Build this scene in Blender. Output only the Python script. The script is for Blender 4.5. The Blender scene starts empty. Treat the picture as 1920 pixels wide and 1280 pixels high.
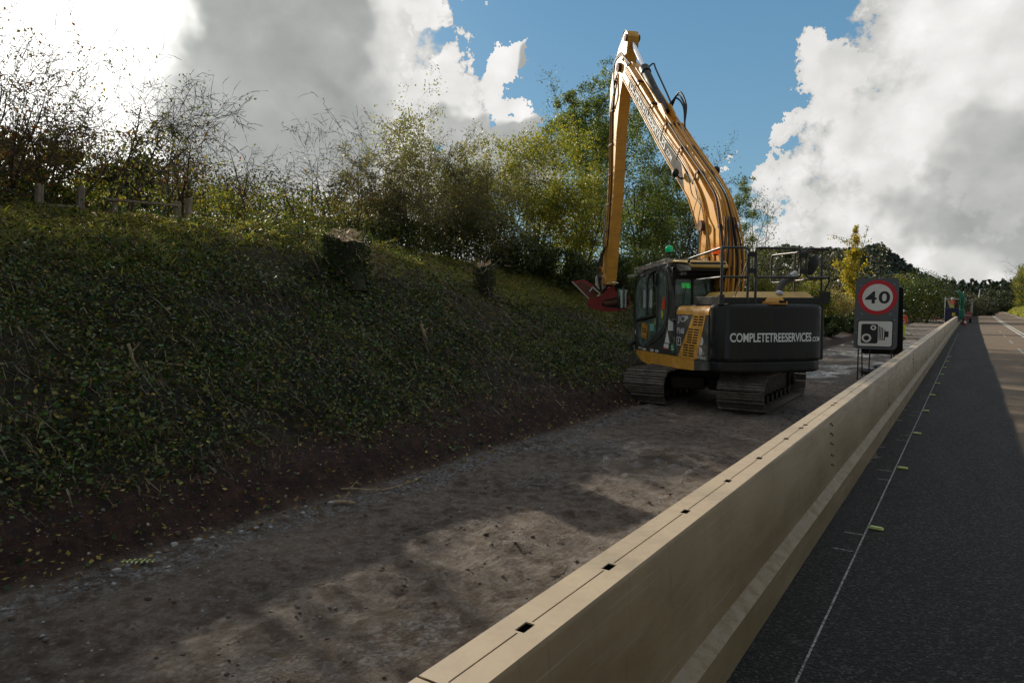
import bpy, bmesh, math, random
import numpy as np
from math import sin, cos, tan, atan, atan2, radians, degrees, sqrt, pi
from mathutils import Vector, Matrix

SC = bpy.context.scene
COL = SC.collection
rnd = random.Random(7)

# ---------------------------------------------------------------- camera
EYE = 2.05
FPX = 1280.0                      # 24 mm on 36 mm, for a 1920 px wide picture
PITCH = atan(68 / 1280)
YAW = atan(861 / sqrt(1280 ** 2 + 68 ** 2))
FWD = np.array([-sin(YAW) * cos(PITCH), cos(YAW) * cos(PITCH), -sin(PITCH)])
RGT = np.array([cos(YAW), sin(YAW), 0.0])
UPV = np.cross(RGT, FWD)
cam_d = bpy.data.cameras.new('camera')
cam = bpy.data.objects.new('camera', cam_d)
COL.objects.link(cam)
cam_d.lens = 24
cam_d.sensor_width = 36
cam_d.clip_start = 0.05
cam_d.clip_end = 8000
cam.location = (0, 0, EYE)
cam.matrix_world = Matrix(((RGT[0], UPV[0], -FWD[0], 0), (RGT[1], UPV[1], -FWD[1], 0), (RGT[2], UPV[2], -FWD[2], EYE), (0, 0, 0, 1)))
SC.camera = cam


def ray(px, py):
    d = FWD * FPX + RGT * (px - 960) + UPV * (640 - py)
    return d / np.linalg.norm(d)


def at_ground(px, py, z=0.0):
    d = ray(px, py)
    return np.array([0, 0, EYE]) + d * ((z - EYE) / d[2])


def at_x(px, py, x):
    d = ray(px, py)
    return np.array([0, 0, EYE]) + d * (x / d[0])


def at_dist(px, py, r):
    d = ray(px, py)
    return np.array([0, 0, EYE]) + d * (r / sqrt(d[0] ** 2 + d[1] ** 2))


# ---------------------------------------------------------------- world, sun, exposure
SC.cycles.sample_clamp_direct = 2.5
SC.cycles.sample_clamp_indirect = 2.0
SC.view_settings.view_transform = 'Standard'
SC.view_settings.look = 'None'
SC.view_settings.exposure = 0.25
SC.view_settings.gamma = 1.0
SC.view_settings.use_curve_mapping = False
SUN_AZ = radians(67.0)            # left of the road direction
SUN_EL = radians(24.0)
SUN = np.array([-sin(SUN_AZ) * cos(SUN_EL), cos(SUN_AZ) * cos(SUN_EL), sin(SUN_EL)])
sl = bpy.data.lights.new('sun', 'SUN')
sl.energy = 5.0
sl.angle = radians(0.6)
sl.color = (1.0, 0.90, 0.74)
so = bpy.data.objects.new('sun', sl)
COL.objects.link(so)
so.rotation_euler = Vector(SUN).to_track_quat('Z', 'Y').to_euler()

W = bpy.data.worlds.new('World')
SC.world = W
W.use_nodes = True
nt = W.node_tree
nt.nodes.clear()


class NG:
    """tiny helper to write node maths"""
    def __init__(s, tree):
        s.t = tree

    def n(s, typ, **kw):
        x = s.t.nodes.new(typ)
        for k, v in kw.items():
            setattr(x, k, v)
        return x

    def put(s, sock, v):
        if isinstance(v, bpy.types.NodeSocket):
            s.t.links.new(v, sock)
        elif v is not None:
            sock.default_value = v

    def m(s, op, a, b=None, c=None, clamp=False):
        x = s.n('ShaderNodeMath', operation=op, use_clamp=clamp)
        s.put(x.inputs[0], a)
        if b is not None: s.put(x.inputs[1], b)
        if c is not None: s.put(x.inputs[2], c)
        return x.outputs[0]

    def v(s, op, a, b=None, scale=None):
        x = s.n('ShaderNodeVectorMath', operation=op)
        s.put(x.inputs[0], a)
        if b is not None: s.put(x.inputs[1], b)
        if scale is not None: s.put(x.inputs['Scale'], scale)
        return x.outputs['Value'] if op in ('DOT_PRODUCT', 'LENGTH', 'DISTANCE') else x.outputs[0]

    def mr(s, v, a, b, c=0.0, d=1.0, smooth=True):
        x = s.n('ShaderNodeMapRange', interpolation_type='SMOOTHSTEP' if smooth else 'LINEAR')
        s.put(x.inputs['Value'], v)
        for k, q in zip(('From Min', 'From Max', 'To Min', 'To Max'), (a, b, c, d)):
            s.put(x.inputs[k], q)
        return x.outputs[0]

    def noise(s, vec, scale, detail=4, rough=0.55, dist=0.0, col=False, typ=None):
        x = s.n('ShaderNodeTexNoise')
        if typ: x.noise_type = typ
        if vec is not None: s.put(x.inputs['Vector'], vec)
        s.put(x.inputs['Scale'], scale)
        s.put(x.inputs['Detail'], detail)
        s.put(x.inputs['Roughness'], rough)
        s.put(x.inputs['Distortion'], dist)
        return x.outputs['Color' if col else 0]

    def voro(s, vec, scale, feature='F1', out='Distance', rand=1.0):
        x = s.n('ShaderNodeTexVoronoi', feature=feature)
        if vec is not None: s.put(x.inputs['Vector'], vec)
        s.put(x.inputs['Scale'], scale)
        s.put(x.inputs['Randomness'], rand)
        return x.outputs[out]

    def mix(s, f, a, b, mode='MIX'):
        x = s.n('ShaderNodeMix', data_type='RGBA', blend_type=mode)
        s.put(x.inputs[0], f)
        s.put(x.inputs[6], (*a, 1) if isinstance(a, tuple) and len(a) == 3 else a)
        s.put(x.inputs[7], (*b, 1) if isinstance(b, tuple) and len(b) == 3 else b)
        return x.outputs[2]

    def ramp(s, f, stops):
        x = s.n('ShaderNodeValToRGB')
        r = x.color_ramp
        while len(r.elements) < len(stops): r.elements.new(0.5)
        for e, (p, c) in zip(r.elements, stops):
            e.position = p
            e.color = (*c, 1) if len(c) == 3 else c
        s.put(x.inputs[0], f)
        return x.outputs[0]

    def bump(s, h, strength=0.3, dist=0.02):
        x = s.n('ShaderNodeBump')
        s.put(x.inputs['Height'], h)
        s.put(x.inputs['Strength'], strength)
        s.put(x.inputs['Distance'], dist)
        return x.outputs[0]


def cap_sum(g, d, caps, lo=1.15, hi=.55):
    """greatest of several soft round caps on the sky sphere; caps = (px, py, radius px, weight)"""
    out = None
    for px, py, r, w in caps:
        c = ray(px, py)
        a = r / 1420.0
        dot = g.v('DOT_PRODUCT', d, tuple(c))
        val = g.mr(dot, cos(min(a * lo, 3.0)), cos(a * hi), 0.0, w)
        out = val if out is None else g.m('SMOOTH_MAX', out, val, 0.10)
    return out


CLOUD = [(420, 0, 420, 1), (150, 150, 520, 1), (620, 330, 260, .95), (300, 520, 450, 1), (640, 30, 190, .95), (760, 40, 100, .95), (775, 110, 80, .9), (700, 220, 200, 1), (760, 150, 110, 1),
         (835, 260, 110, .9), (900, 310, 100, .85), (990, 350, 90, .8), (800, 400, 200, .9),
         (983, 205, 30, 1.0), (975, 240, 40, .95), (1024, 224, 14, .9), (1000, 290, 45, .8),
         (1930, 120, 300, 1.15), (1890, 250, 200, 1.15), (1880, 20, 150, 1.1), (1800, 150, 210, 1), (1790, 50, 110, .95), (1740, 100, 130, 1), (1655, 140, 100, 1), (1610, 190, 90, .9), (1620, 250, 130, .95), (1700, 290, 210, 1), (1500, 265, 52, .78), (1560, 320, 110, .85),
         (1720, 400, 240, .9), (1900, 450, 300, .8), (1480, 470, 150, .75), (1560, 380, 90, .9), (1600, 560, 260, .7),
         (900, -520, 260, .8), (1500, -700, 300, .8), (2500, 100, 420, .9), (2700, 500, 300, .7)]
grp = bpy.data.node_groups.new('cloud_density', 'ShaderNodeTree')
grp.interface.new_socket('Vector', in_out='INPUT', socket_type='NodeSocketVector')
grp.interface.new_socket('Density', in_out='OUTPUT', socket_type='NodeSocketFloat')
g = NG(grp)
gi = grp.nodes.new('NodeGroupInput')
go = grp.nodes.new('NodeGroupOutput')
warp = g.v('SCALE', g.v('SUBTRACT', g.noise(gi.outputs[0], 12.0, 6, .62, col=True), (.5, .5, .5)), scale=0.038)
dv = g.v('ADD', gi.outputs[0], warp)
base = cap_sum(g, dv, CLOUD)
# clouds go on unseen behind the camera, their cover set for neutral ambient light
behind = g.mr(g.v('DOT_PRODUCT', gi.outputs[0], (FWD[0], FWD[1], -.35)), 0.45, 0.0)
gen = g.m('MULTIPLY', g.mr(g.noise(gi.outputs[0], 2.2, 3, .5), .34, .54), behind)
base = g.m('MAXIMUM', base, gen)
f1 = g.noise(dv, 8.0, 10, .58, .2)
puff = g.m('SUBTRACT', 1.0, g.voro(g.v('ADD', dv, warp), 16.0, 'SMOOTH_F1'))
puff2 = g.m('SUBTRACT', 1.0, g.voro(dv, 38.0, 'SMOOTH_F1'))
n_ = g.m('ADD', g.m('ADD', g.m('MULTIPLY', g.m('SUBTRACT', f1, .5), .62), .02), g.m('ADD', g.m('MULTIPLY', g.m('SUBTRACT', puff, .5), .40), g.m('MULTIPLY', g.m('SUBTRACT', puff2, .5), .16)))
grp.links.new(g.m('ADD', base, n_), go.inputs[0])

g = NG(nt)
co = g.n('ShaderNodeTexCoord').outputs['Generated']
dn = g.v('NORMALIZE', co)
sky = g.n('ShaderNodeTexSky', sky_type='NISHITA', sun_disc=False)
sky.sun_elevation = SUN_EL
sky.sun_rotation = -SUN_AZ
sky.air_density = 1.0
sky.dust_density = 0.6
sky.ozone_density = 2.0


def dens(vec):
    x = nt.nodes.new('ShaderNodeGroup')
    x.node_tree = grp
    g.put(x.inputs[0], vec)
    return x.outputs[0]


D0 = dens(dn)
D1 = dens(g.v('ADD', dn, tuple(np.array([-0.55, 0.1, 0.8]) * 0.035)))
relief = g.m('MULTIPLY', g.m('SUBTRACT', D0, D1), 0.55)
mask = g.mr(D0, 0.44, 0.62)
DARK = [(400, 40, 270, 1), (480, 160, 260, 1), (560, 60, 170, 1), (300, 260, 200, .8), (760, 210, 70, .45), (870, 300, 110, .7), (660, 310, 90, .3),
        (1930, 320, 170, .6), (1800, 360, 140, .55), (1690, 400, 130, .25), (1960, 180, 80, .3), (1985, 420, 160, .4), (990, 300, 80, .75)]
K = cap_sum(g, g.v('ADD', dn, g.v('SCALE', g.v('SUBTRACT', g.noise(dn, 5.0, 4, .55, col=True), (.5, .5, .5)), scale=0.10)), DARK, 1.45, .05)
Kb = g.m('MULTIPLY', g.mr(g.noise(dn, 3.0, 4, .55), .15, .5), g.mr(g.v('DOT_PRODUCT', dn, (FWD[0], FWD[1], 0.0)), 0.25, -0.35))
K = g.m('MAXIMUM', K, g.m('MULTIPLY', Kb, 1.5))  # unseen clouds behind the camera are darkened to lower the ambient light
streak = g.noise(g.v('MULTIPLY', dn, (1.0, 1.0, 3.2)), 4.5, 6, .55)
K = g.m('ADD', K, g.m('MULTIPLY', g.m('SUBTRACT', streak, .5), .40))
edge = g.mr(D0, 0.55, 1.05)                     # thin rims glow, thick cores are grey
lit = g.m('SUBTRACT', g.m('ADD', 0.80, relief), g.m('MULTIPLY', K, g.m('ADD', .42, g.m('MULTIPLY', edge, .25))), clamp=True)
ccol = g.ramp(lit, [(0.0, (.22, .235, .23)), (.22, (.32, .33, .32)), (.5, (.50, .50, .485)), (.78, (.74, .73, .715)), (1.0, (.95, .94, .93))])
skyc = g.mix(1.0, sky.outputs[0], (.70, 1.02, 1.16), 'MULTIPLY')
skyc = g.v('SCALE', skyc, scale=0.08)
blue = g.ramp(g.v('DOT_PRODUCT', dn, (0, 0, 1)), [(0.0, (.32, .41, .46)), (.18, (.17, .31, .42)), (.5, (.085, .23, .39)), (1.0, (.05, .15, .30))])
skyc = g.mix(0.72, skyc, blue)
glare = cap_sum(g, g.v('ADD', dn, g.v('SCALE', g.v('SUBTRACT', g.noise(dn, 6.0, 4, .55, col=True), (.5, .5, .5)), scale=0.05)), [(60, 50, 215, 1), (200, 260, 130, .9), (40, 200, 230, .9), (310, 330, 120, .4)], 1.4, .2)
glow = g.m('MULTIPLY', g.mr(glare, .10, 1.0), 1.25)
halo = g.m('POWER', g.m('MAXIMUM', g.v('DOT_PRODUCT', dn, tuple(ray(90, 110))), 0.0), 14.0)
tot = g.mix(mask, skyc, ccol)
tot = g.v('ADD', tot, g.v('SCALE', (1.0, .98, .92), scale=g.m('ADD', glow, g.m('MULTIPLY', halo, .12))))
below = g.mr(g.v('DOT_PRODUCT', dn, (0, 0, 1)), -0.02, 0.0)
tot = g.mix(below, (.05, .055, .05), tot)
bg = g.n('ShaderNodeBackground')
g.put(bg.inputs['Color'], tot)
bg.inputs['Strength'].default_value = 1.0
wo = g.n('ShaderNodeOutputWorld')
nt.links.new(bg.outputs[0], wo.inputs[0])
W.cycles.sampling_method = 'MANUAL'
W.cycles.sample_map_resolution = 512


# ---------------------------------------------------------------- numpy noise
def _hash(ix, iy, seed):
    h = (ix.astype(np.int64) * 374761393 + iy.astype(np.int64) * 668265263 + seed * 982451653) & 0xFFFFFFFF
    h = ((h ^ (h >> 13)) * 1274126177) & 0xFFFFFFFF
    return ((h ^ (h >> 16)) & 0xFFFF) / 65535.0


def vnoise(x, y, seed=0):
    x = np.asarray(x, float); y = np.asarray(y, float)
    ix = np.floor(x); iy = np.floor(y)
    fx = x - ix; fy = y - iy
    fx = fx * fx * (3 - 2 * fx); fy = fy * fy * (3 - 2 * fy)
    a = _hash(ix, iy, seed); b = _hash(ix + 1, iy, seed); c = _hash(ix, iy + 1, seed); d = _hash(ix + 1, iy + 1, seed)
    return (a * (1 - fx) + b * fx) * (1 - fy) + (c * (1 - fx) + d * fx) * fy


def fbm(x, y, seed=0, octv=4, gain=.5):
    s = 0; a = 1; t = 0
    for k in range(octv):
        s = s + a * vnoise(x * 2 ** k, y * 2 ** k, seed + k * 17); t += a; a *= gain
    return s / t - 0.5


# ---------------------------------------------------------------- object helpers
def tag(o, label=None, cat=None, group=None, kind=None):
    if label: o['label'] = label
    if cat: o['category'] = cat
    if group: o['group'] = group
    if kind: o['kind'] = kind
    return o


def empty(name, loc=(0, 0, 0), rz=0.0, label=None, cat=None, group=None):
    o = bpy.data.objects.new(name, None)
    COL.objects.link(o)
    o.location = Vector([float(v) for v in loc]); o.rotation_euler = (0, 0, rz); o.empty_display_size = 0.3
    return tag(o, label, cat, group)


def link(name, me, mat=None, parent=None, M=None, bevel=0.0, smooth=35, segs=2):
    o = bpy.data.objects.new(name, me)
    COL.objects.link(o)
    if mat is not None and not me.materials:
        me.materials.append(mat)
    if parent is not None: o.parent = parent
    if M is not None: o.matrix_basis = M
    if smooth:
        me.shade_smooth()
        me.set_sharp_from_angle(angle=radians(smooth))
    if bevel:
        b = o.modifiers.new('bevel', 'BEVEL'); b.width = bevel; b.segments = segs; b.limit_method = 'ANGLE'; b.angle_limit = radians(40)
    return o


def np_mesh(name, V, F, attr=None):
    """fast mesh from arrays: V (n,3); F (m,k) all of one size"""
    V = np.ascontiguousarray(V, dtype=np.float32); F = np.ascontiguousarray(F, dtype=np.int32)
    me = bpy.data.meshes.new(name)
    n, k = F.shape
    me.vertices.add(len(V)); me.vertices.foreach_set('co', V.ravel())
    me.loops.add(n * k); me.loops.foreach_set('vertex_index', F.ravel())
    me.polygons.add(n)
    me.polygons.foreach_set('loop_start', np.arange(0, n * k, k, dtype=np.int32))
    try:
        me.polygons.foreach_set('loop_total', np.full(n, k, dtype=np.int32))
    except Exception:
        pass
    if attr:
        for an, arr in attr.items():
            a = me.attributes.new(an, 'FLOAT', 'POINT'); a.data.foreach_set('value', np.ascontiguousarray(arr, dtype=np.float32))
    me.update(calc_edges=True)
    return me


class MB:
    """collects simple shapes into one mesh"""
    def __init__(s):
        s.V = []; s.F = []

    def add(s, vs, fs):
        k = len(s.V); s.V += [tuple(v) for v in vs]; s.F += [tuple(i + k for i in f) for f in fs]
        return s

    def box(s, c, d, rot=None):
        hx, hy, hz = d[0] / 2, d[1] / 2, d[2] / 2
        vs = [Vector((x, y, z)) for x in (-hx, hx) for y in (-hy, hy) for z in (-hz, hz)]
        if rot is not None: vs = [rot @ v for v in vs]
        vs = [v + Vector(c) for v in vs]
        return s.add(vs, [(0, 1, 3, 2), (4, 6, 7, 5), (0, 4, 5, 1), (2, 3, 7, 6), (0, 2, 6, 4), (1, 5, 7, 3)])

    def bar(s, p, q, w, h):
        """box between two points"""
        p, q = Vector(p), Vector(q); d = q - p
        R = d.to_track_quat('X', 'Z').to_matrix()
        return s.box((p + q) / 2, (d.length, w, h), R)

    def prism(s, poly, z0, z1):
        n = len(poly); vs = [(x, y, z0) for x, y in poly] + [(x, y, z1) for x, y in poly]
        fs = [tuple(range(n - 1, -1, -1)), tuple(range(n, 2 * n))] + [(i, (i + 1) % n, n + (i + 1) % n, n + i) for i in range(n)]
        return s.add(vs, fs)

    def tube(s, pts, r, n=8, cap=True):
        pts = [Vector(p) for p in pts]; m = len(pts)
        rs = r if isinstance(r, (list, tuple)) else [r] * m
        ref = Vector((0.13, 0.27, 0.95)); vs = []
        for i, p in enumerate(pts):
            t = (pts[min(i + 1, m - 1)] - pts[max(i - 1, 0)])
            if t.length < 1e-9: t = Vector((0, 0, 1))
            t.normalize(); a = t.cross(ref)
            if a.length < 0.15: a = t.cross(Vector((1, 0.1, 0)))
            a.normalize(); b = t.cross(a)
            vs += [p + (a * cos(2 * pi * k / n) + b * sin(2 * pi * k / n)) * rs[i] for k in range(n)]
        fs = [(i * n + k, i * n + (k + 1) % n, (i + 1) * n + (k + 1) % n, (i + 1) * n + k) for i in range(m - 1) for k in range(n)]
        if cap: fs += [tuple(range(n - 1, -1, -1)), tuple((m - 1) * n + k for k in range(n))]
        return s.add(vs, fs)

    def cyl(s, p, q, r, n=16): return s.tube([p, q], r, n)

    def ball(s, c, r, n=12, m=8, sc=(1, 1, 1)):
        vs = [(c[0], c[1], c[2] + r * sc[2])]
        for i in range(1, m):
            for k in range(n):
                vs.append((c[0] + r * sc[0] * sin(pi * i / m) * cos(2 * pi * k / n), c[1] + r * sc[1] * sin(pi * i / m) * sin(2 * pi * k / n), c[2] + r * sc[2] * cos(pi * i / m)))
        vs.append((c[0], c[1], c[2] - r * sc[2]))
        fs = [(0, 1 + k, 1 + (k + 1) % n) for k in range(n)]
        fs += [(1 + i * n + k, 1 + (i + 1) * n + k, 1 + (i + 1) * n + (k + 1) % n, 1 + i * n + (k + 1) % n) for i in range(m - 2) for k in range(n)]
        b = 1 + (m - 2) * n
        fs += [(b + (k + 1) % n, b + k, len(vs) - 1) for k in range(n)]
        return s.add(vs, fs)

    def lathe(s, prof, c=(0, 0, 0), n=20):
        vs = [(c[0] + r * cos(2 * pi * k / n), c[1] + r * sin(2 * pi * k / n), c[2] + z) for r, z in prof for k in range(n)]
        m = len(prof)
        fs = [(i * n + k, i * n + (k + 1) % n, (i + 1) * n + (k + 1) % n, (i + 1) * n + k) for i in range(m - 1) for k in range(n)]
        fs += [tuple(range(n - 1, -1, -1)), tuple((m - 1) * n + k for k in range(n))]
        return s.add(vs, fs)

    def mesh(s, name):
        me = bpy.data.meshes.new(name); me.from_pydata(s.V, [], s.F); me.update()
        bm = bmesh.new(); bm.from_mesh(me); bmesh.ops.recalc_face_normals(bm, faces=bm.faces); bm.to_mesh(me); bm.free()
        return me

    def build(s, name, mat=None, parent=None, M=None, bevel=0.0, smooth=35, segs=2):
        return link(name, s.mesh(name), mat, parent, M, bevel, smooth, segs)


def smooth_path(pts, k=6):
    """Catmull-Rom through points"""
    P = [Vector(p) for p in pts]; out = []
    for i in range(len(P) - 1):
        a, b, c, d = P[max(i - 1, 0)], P[i], P[i + 1], P[min(i + 2, len(P) - 1)]
        for j in range(k):
            t = j / k
            out.append(0.5 * ((2 * b) + (c - a) * t + (2 * a - 5 * b + 4 * c - d) * t * t + (3 * b - a - 3 * c + d) * t ** 3))
    return out + [P[-1]]


def basis(X, Y, o=(0, 0, 0)):
    X = Vector(X).normalized(); Y = Vector(Y).normalized(); Z = X.cross(Y)
    return Matrix(((X.x, Y.x, Z.x, o[0]), (X.y, Y.y, Z.y, o[1]), (X.z, Y.z, Z.z, o[2]), (0, 0, 0, 1)))


def curve_to_mesh(cu, name):
    o = bpy.data.objects.new('tmp', cu); COL.objects.link(o)
    dg = bpy.context.evaluated_depsgraph_get(); dg.update()
    me = bpy.data.meshes.new_from_object(o.evaluated_get(dg))
    me.name = name
    bpy.data.objects.remove(o)
    me.materials.clear()
    return me


def plate(name, loops, t, mat=None, parent=None, M=None, bevel=0.0, smooth=30):
    """flat plate with holes: first loop outside, others are holes; local z from 0 to t"""
    cu = bpy.data.curves.new('tmpc', 'CURVE'); cu.dimensions = '2D'; cu.fill_mode = 'BOTH'; cu.extrude = t / 2
    for lp in loops:
        sp = cu.splines.new('POLY'); sp.points.add(len(lp) - 1)
        for i, p in enumerate(lp): sp.points[i].co = (p[0], p[1], 0, 1)
        sp.use_cyclic_u = True
    me = curve_to_mesh(cu, name)
    me.transform(Matrix.Translation((0, 0, t / 2)))
    return link(name, me, mat, parent, M, bevel, smooth)


def text_mesh(body, height=None, width=None, weight=0.0, space=1.0, t=0.002, name='lettering'):
    """text as a mesh, scaled so capitals are `height` tall and the line `width` wide"""
    cu = bpy.data.curves.new('tmpt', 'FONT'); cu.body = body; cu.size = 1; cu.offset = weight; cu.space_character = space; cu.extrude = 0.01
    me = curve_to_mesh(cu, name)
    n = len(me.vertices); a = np.empty(n * 3, np.float32); me.vertices.foreach_get('co', a); a = a.reshape(-1, 3)
    mn, mx = a.min(0), a.max(0); sz = mx - mn
    sy = height / sz[1] if height else 1
    sx = width / sz[0] if width else sy
    a = (a - (mn + mx) / 2) * np.array([sx, sy, t / max(sz[2], 1e-6)])
    me.vertices.foreach_set('co', np.ascontiguousarray(a, np.float32).ravel()); me.update()
    return me


def rrect(x0, y0, x1, y1, r, n=5):
    out = []
    for cx, cy, a0 in ((x1 - r, y1 - r, 0), (x0 + r, y1 - r, 90), (x0 + r, y0 + r, 180), (x1 - r, y0 + r, 270)):
        for k in range(n + 1):
            a = radians(a0 + 90 * k / n); out.append((cx + r * cos(a), cy + r * sin(a)))
    return out


def circle(cx, cy, r, n=40, ry=None):
    return [(cx + r * cos(2 * pi * k / n), cy + (ry or r) * sin(2 * pi * k / n)) for k in range(n)]


# ---------------------------------------------------------------- materials
def material(name):
    m = bpy.data.materials.new(name); m.use_nodes = True
    m.node_tree.nodes.clear()
    g = NG(m.node_tree)
    out = g.n('ShaderNodeOutputMaterial')
    return m, g, out


def principled(g, out, color, rough=.6, metal=0.0, normal=None, **kw):
    b = g.n('ShaderNodeBsdfPrincipled')
    g.put(b.inputs['Base Color'], (*color, 1) if isinstance(color, tuple) and len(color) == 3 else color)
    g.put(b.inputs['Roughness'], rough); g.put(b.inputs['Metallic'], metal)
    if normal is not None: g.put(b.inputs['Normal'], normal)
    for k, v in kw.items():
        g.put(b.inputs[k.replace('_', ' ')], v)
    if out is not None: g.t.links.new(b.outputs[0], out.inputs[0])
    return b


def paint(name, col, rough=.45, dirt=.35, dirtcol=(.10, .075, .05), metal=0.0, scale=5.0, bump=.05):
    m, g, out = material(name)
    tc = g.n('ShaderNodeTexCoord').outputs['Object']
    n1 = g.noise(tc, scale, 7, .62); n2 = g.noise(tc, scale * 9, 4, .6)
    st = g.noise(g.v('MULTIPLY', tc, (6, 6, .8)), scale, 5, .6)
    f = g.m('MULTIPLY', g.mr(g.m('ADD', g.m('MULTIPLY', n1, .6), g.m('MULTIPLY', st, .4)), .42, .68), dirt)
    c = g.mix(g.m('MULTIPLY', n2, .25), col, tuple(v * .7 for v in col))
    c = g.mix(f, c, dirtcol)
    r = g.m('ADD', rough, g.m('MULTIPLY', f, .5), clamp=True)
    principled(g, out, c, r, metal, g.bump(n2, bump, .01))
    return m


def flat(name, col, rough=.5, metal=0.0, **kw):
    m, g, out = material(name)
    tc = g.n('ShaderNodeTexCoord').outputs['Object']
    n = g.noise(tc, 30, 4, .6)
    principled(g, out, g.mix(g.m('MULTIPLY', n, .3), col, tuple(v * .6 for v in col)), rough, metal, **kw)
    return m


def leafmat(name, cols, trans=.35, rough=.5):
    """leaves: colour differs from leaf to leaf, some light passes through"""
    m, g, out = material(name)
    geo = g.n('ShaderNodeNewGeometry')
    k = len(cols)
    c = g.ramp(geo.outputs['Random Per Island'], [((i + .5) / k, cols[i]) for i in range(k)])
    b = g.n('ShaderNodeBsdfPrincipled'); g.put(b.inputs['Base Color'], c); b.inputs['Roughness'].default_value = rough
    b.inputs['Specular IOR Level'].default_value = .28
    tr = g.n('ShaderNodeBsdfTranslucent')
    g.put(tr.inputs['Color'], g.mix(.5, c, g.mix(1.0, c, (1.9, 1.9, .6), 'MULTIPLY')))
    mx = g.n('ShaderNodeMixShader'); mx.inputs[0].default_value = trans
    m.node_tree.links.new(b.outputs[0], mx.inputs[1]); m.node_tree.links.new(tr.outputs[0], mx.inputs[2]); m.node_tree.links.new(mx.outputs[0], out.inputs[0])
    return m


def glass(name, tint=(.55, .68, .62), refl=1.0):
    m, g, out = material(name)
    tr = g.n('ShaderNodeBsdfTransparent'); tr.inputs[0].default_value = (*tint, 1)
    gl = g.n('ShaderNodeBsdfGlossy'); gl.inputs['Roughness'].default_value = .06; gl.inputs[0].default_value = (1, 1, 1, 1)
    df = g.n('ShaderNodeBsdfDiffuse'); df.inputs[0].default_value = (.34, .46, .40, 1)
    fr = g.n('ShaderNodeFresnel'); fr.inputs[0].default_value = 1.5
    m1 = g.n('ShaderNodeMixShader'); g.put(m1.inputs[0], g.mr(g.noise(g.n('ShaderNodeTexCoord').outputs['Object'], 3, 5, .6), .3, .75, .18, .60))
    g.t.links.new(tr.outputs[0], m1.inputs[1]); g.t.links.new(df.outputs[0], m1.inputs[2])
    m2 = g.n('ShaderNodeMixShader'); g.put(m2.inputs[0], g.m('MULTIPLY', fr.outputs[0], refl, clamp=True))
    g.t.links.new(m1.outputs[0], m2.inputs[1]); g.t.links.new(gl.outputs[0], m2.inputs[2]); g.t.links.new(m2.outputs[0], out.inputs[0])
    return m


def stripes_bark(name, col, col2):
    m, g, out = material(name)
    tc = g.n('ShaderNodeTexCoord').outputs['Object']
    n = g.noise(g.v('MULTIPLY', tc, (3, 3, .6)), 8, 5, .6)
    principled(g, out, g.mix(g.mr(n, .35, .65), col, col2), .9, 0, g.bump(n, .5, .02))
    return m


YEL = (.82, .40, .055)
M_yellow = paint('machine_yellow', YEL, .42, .45, (.24, .13, .06), scale=3)
M_cream = paint('roof_cream', (.72, .45, .12), .45, .35, (.2, .14, .08))
M_black = paint('machine_black', (.008, .009, .010), .46, .8, (.045, .037, .029), bump=.2, scale=3)
M_dark = paint('dark_grey_panel', (.085, .088, .085), .34, .6, (.12, .10, .08))
M_cab = paint('cab_grey', (.045, .048, .046), .36, .6, (.15, .13, .11))
M_rubber = flat('rubber_black', (.015, .015, .015), .6)
M_pitch = flat('dark_void', (.006, .006, .006), .9)
M_steel = paint('galvanised_steel', (.50, .50, .49), .38, .3, (.2, .17, .14), metal=.8)
M_chrome = flat('chrome_rod', (.8, .8, .82), .15, 1.0)
M_rail = paint('rail_paint', (.022, .022, .024), .38, .4, (.2, .18, .16))
M_track = paint('muddy_track_steel', (.022, .018, .015), .5, .7, (.07, .048, .034), metal=.35, scale=9, bump=.4)
M_shoe = paint('worn_track_shoe', (.19, .16, .14), .40, .9, (.060, .036, .022), metal=.35, scale=8, bump=.5)
M_rust = paint('rusty_steel', (.13, .055, .03), .7, .6, (.05, .03, .02), scale=9)
M_red = paint('mower_red', (.27, .012, .012), .42, .45, (.06, .03, .025))
M_white = flat('white_vinyl', (.92, .92, .90), .5)
M_grime = paint('white_decal_worn', (.66, .66, .64), .6, .4, (.3, .28, .25), scale=20)
M_decal = paint('grey_decal', (.05, .05, .05), .85, .3, (.12, .11, .09))
M_cabglass = glass('cab_glass')
M_mirror = flat('mirror_glass', (.9, .9, .9), .03, 1.0)
M_orange = flat('hi_vis_orange', (.85, .10, .015), .7)
M_lime = flat('hi_vis_lime', (.55, .75, .04), .7)
M_tape = flat('reflective_tape', (.6, .62, .62), .4)
M_skin = flat('skin', (.48, .27, .19), .55)
M_hair = flat('hair', (.05, .03, .02), .8)
M_boot = flat('boots', (.03, .022, .018), .7)
M_beacon_g, g_, o_ = material('beacon_green'); principled(g_, o_, (.0, .30, .12), .2, Emission_Color=(.0, .35, .13, 1), Emission_Strength=.25)
M_beacon_o, g_, o_ = material('beacon_orange'); principled(g_, o_, (.85, .10, .02), .25, Emission_Color=(.9, .12, .01, 1), Emission_Strength=.25)
M_screen, g_, o_ = material('monitor_screen'); principled(g_, o_, (.0, .1, .02), .3, Emission_Color=(.04, .9, .12, 1), Emission_Strength=1.0)
M_signred = flat('sign_red', (.60, .012, .022), .4)
M_signwhite = paint('sign_white', (.84, .82, .78), .4, .15, (.4, .36, .3))
M_signblack = flat('sign_black', (.012, .012, .016), .4)
M_signgrey = paint('sign_plate_grey', (.10, .115, .125), .5, .35, (.16, .14, .12))
M_stone = flat('stone', (.30, .29, .28), .85)
M_wood = stripes_bark('weathered_wood', (.34, .27, .20), (.18, .145, .11))
M_bark = stripes_bark('bark', (.085, .07, .052), (.045, .037, .03))
M_twig = stripes_bark('twig_bark', (.12, .095, .072), (.06, .047, .037))
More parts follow.
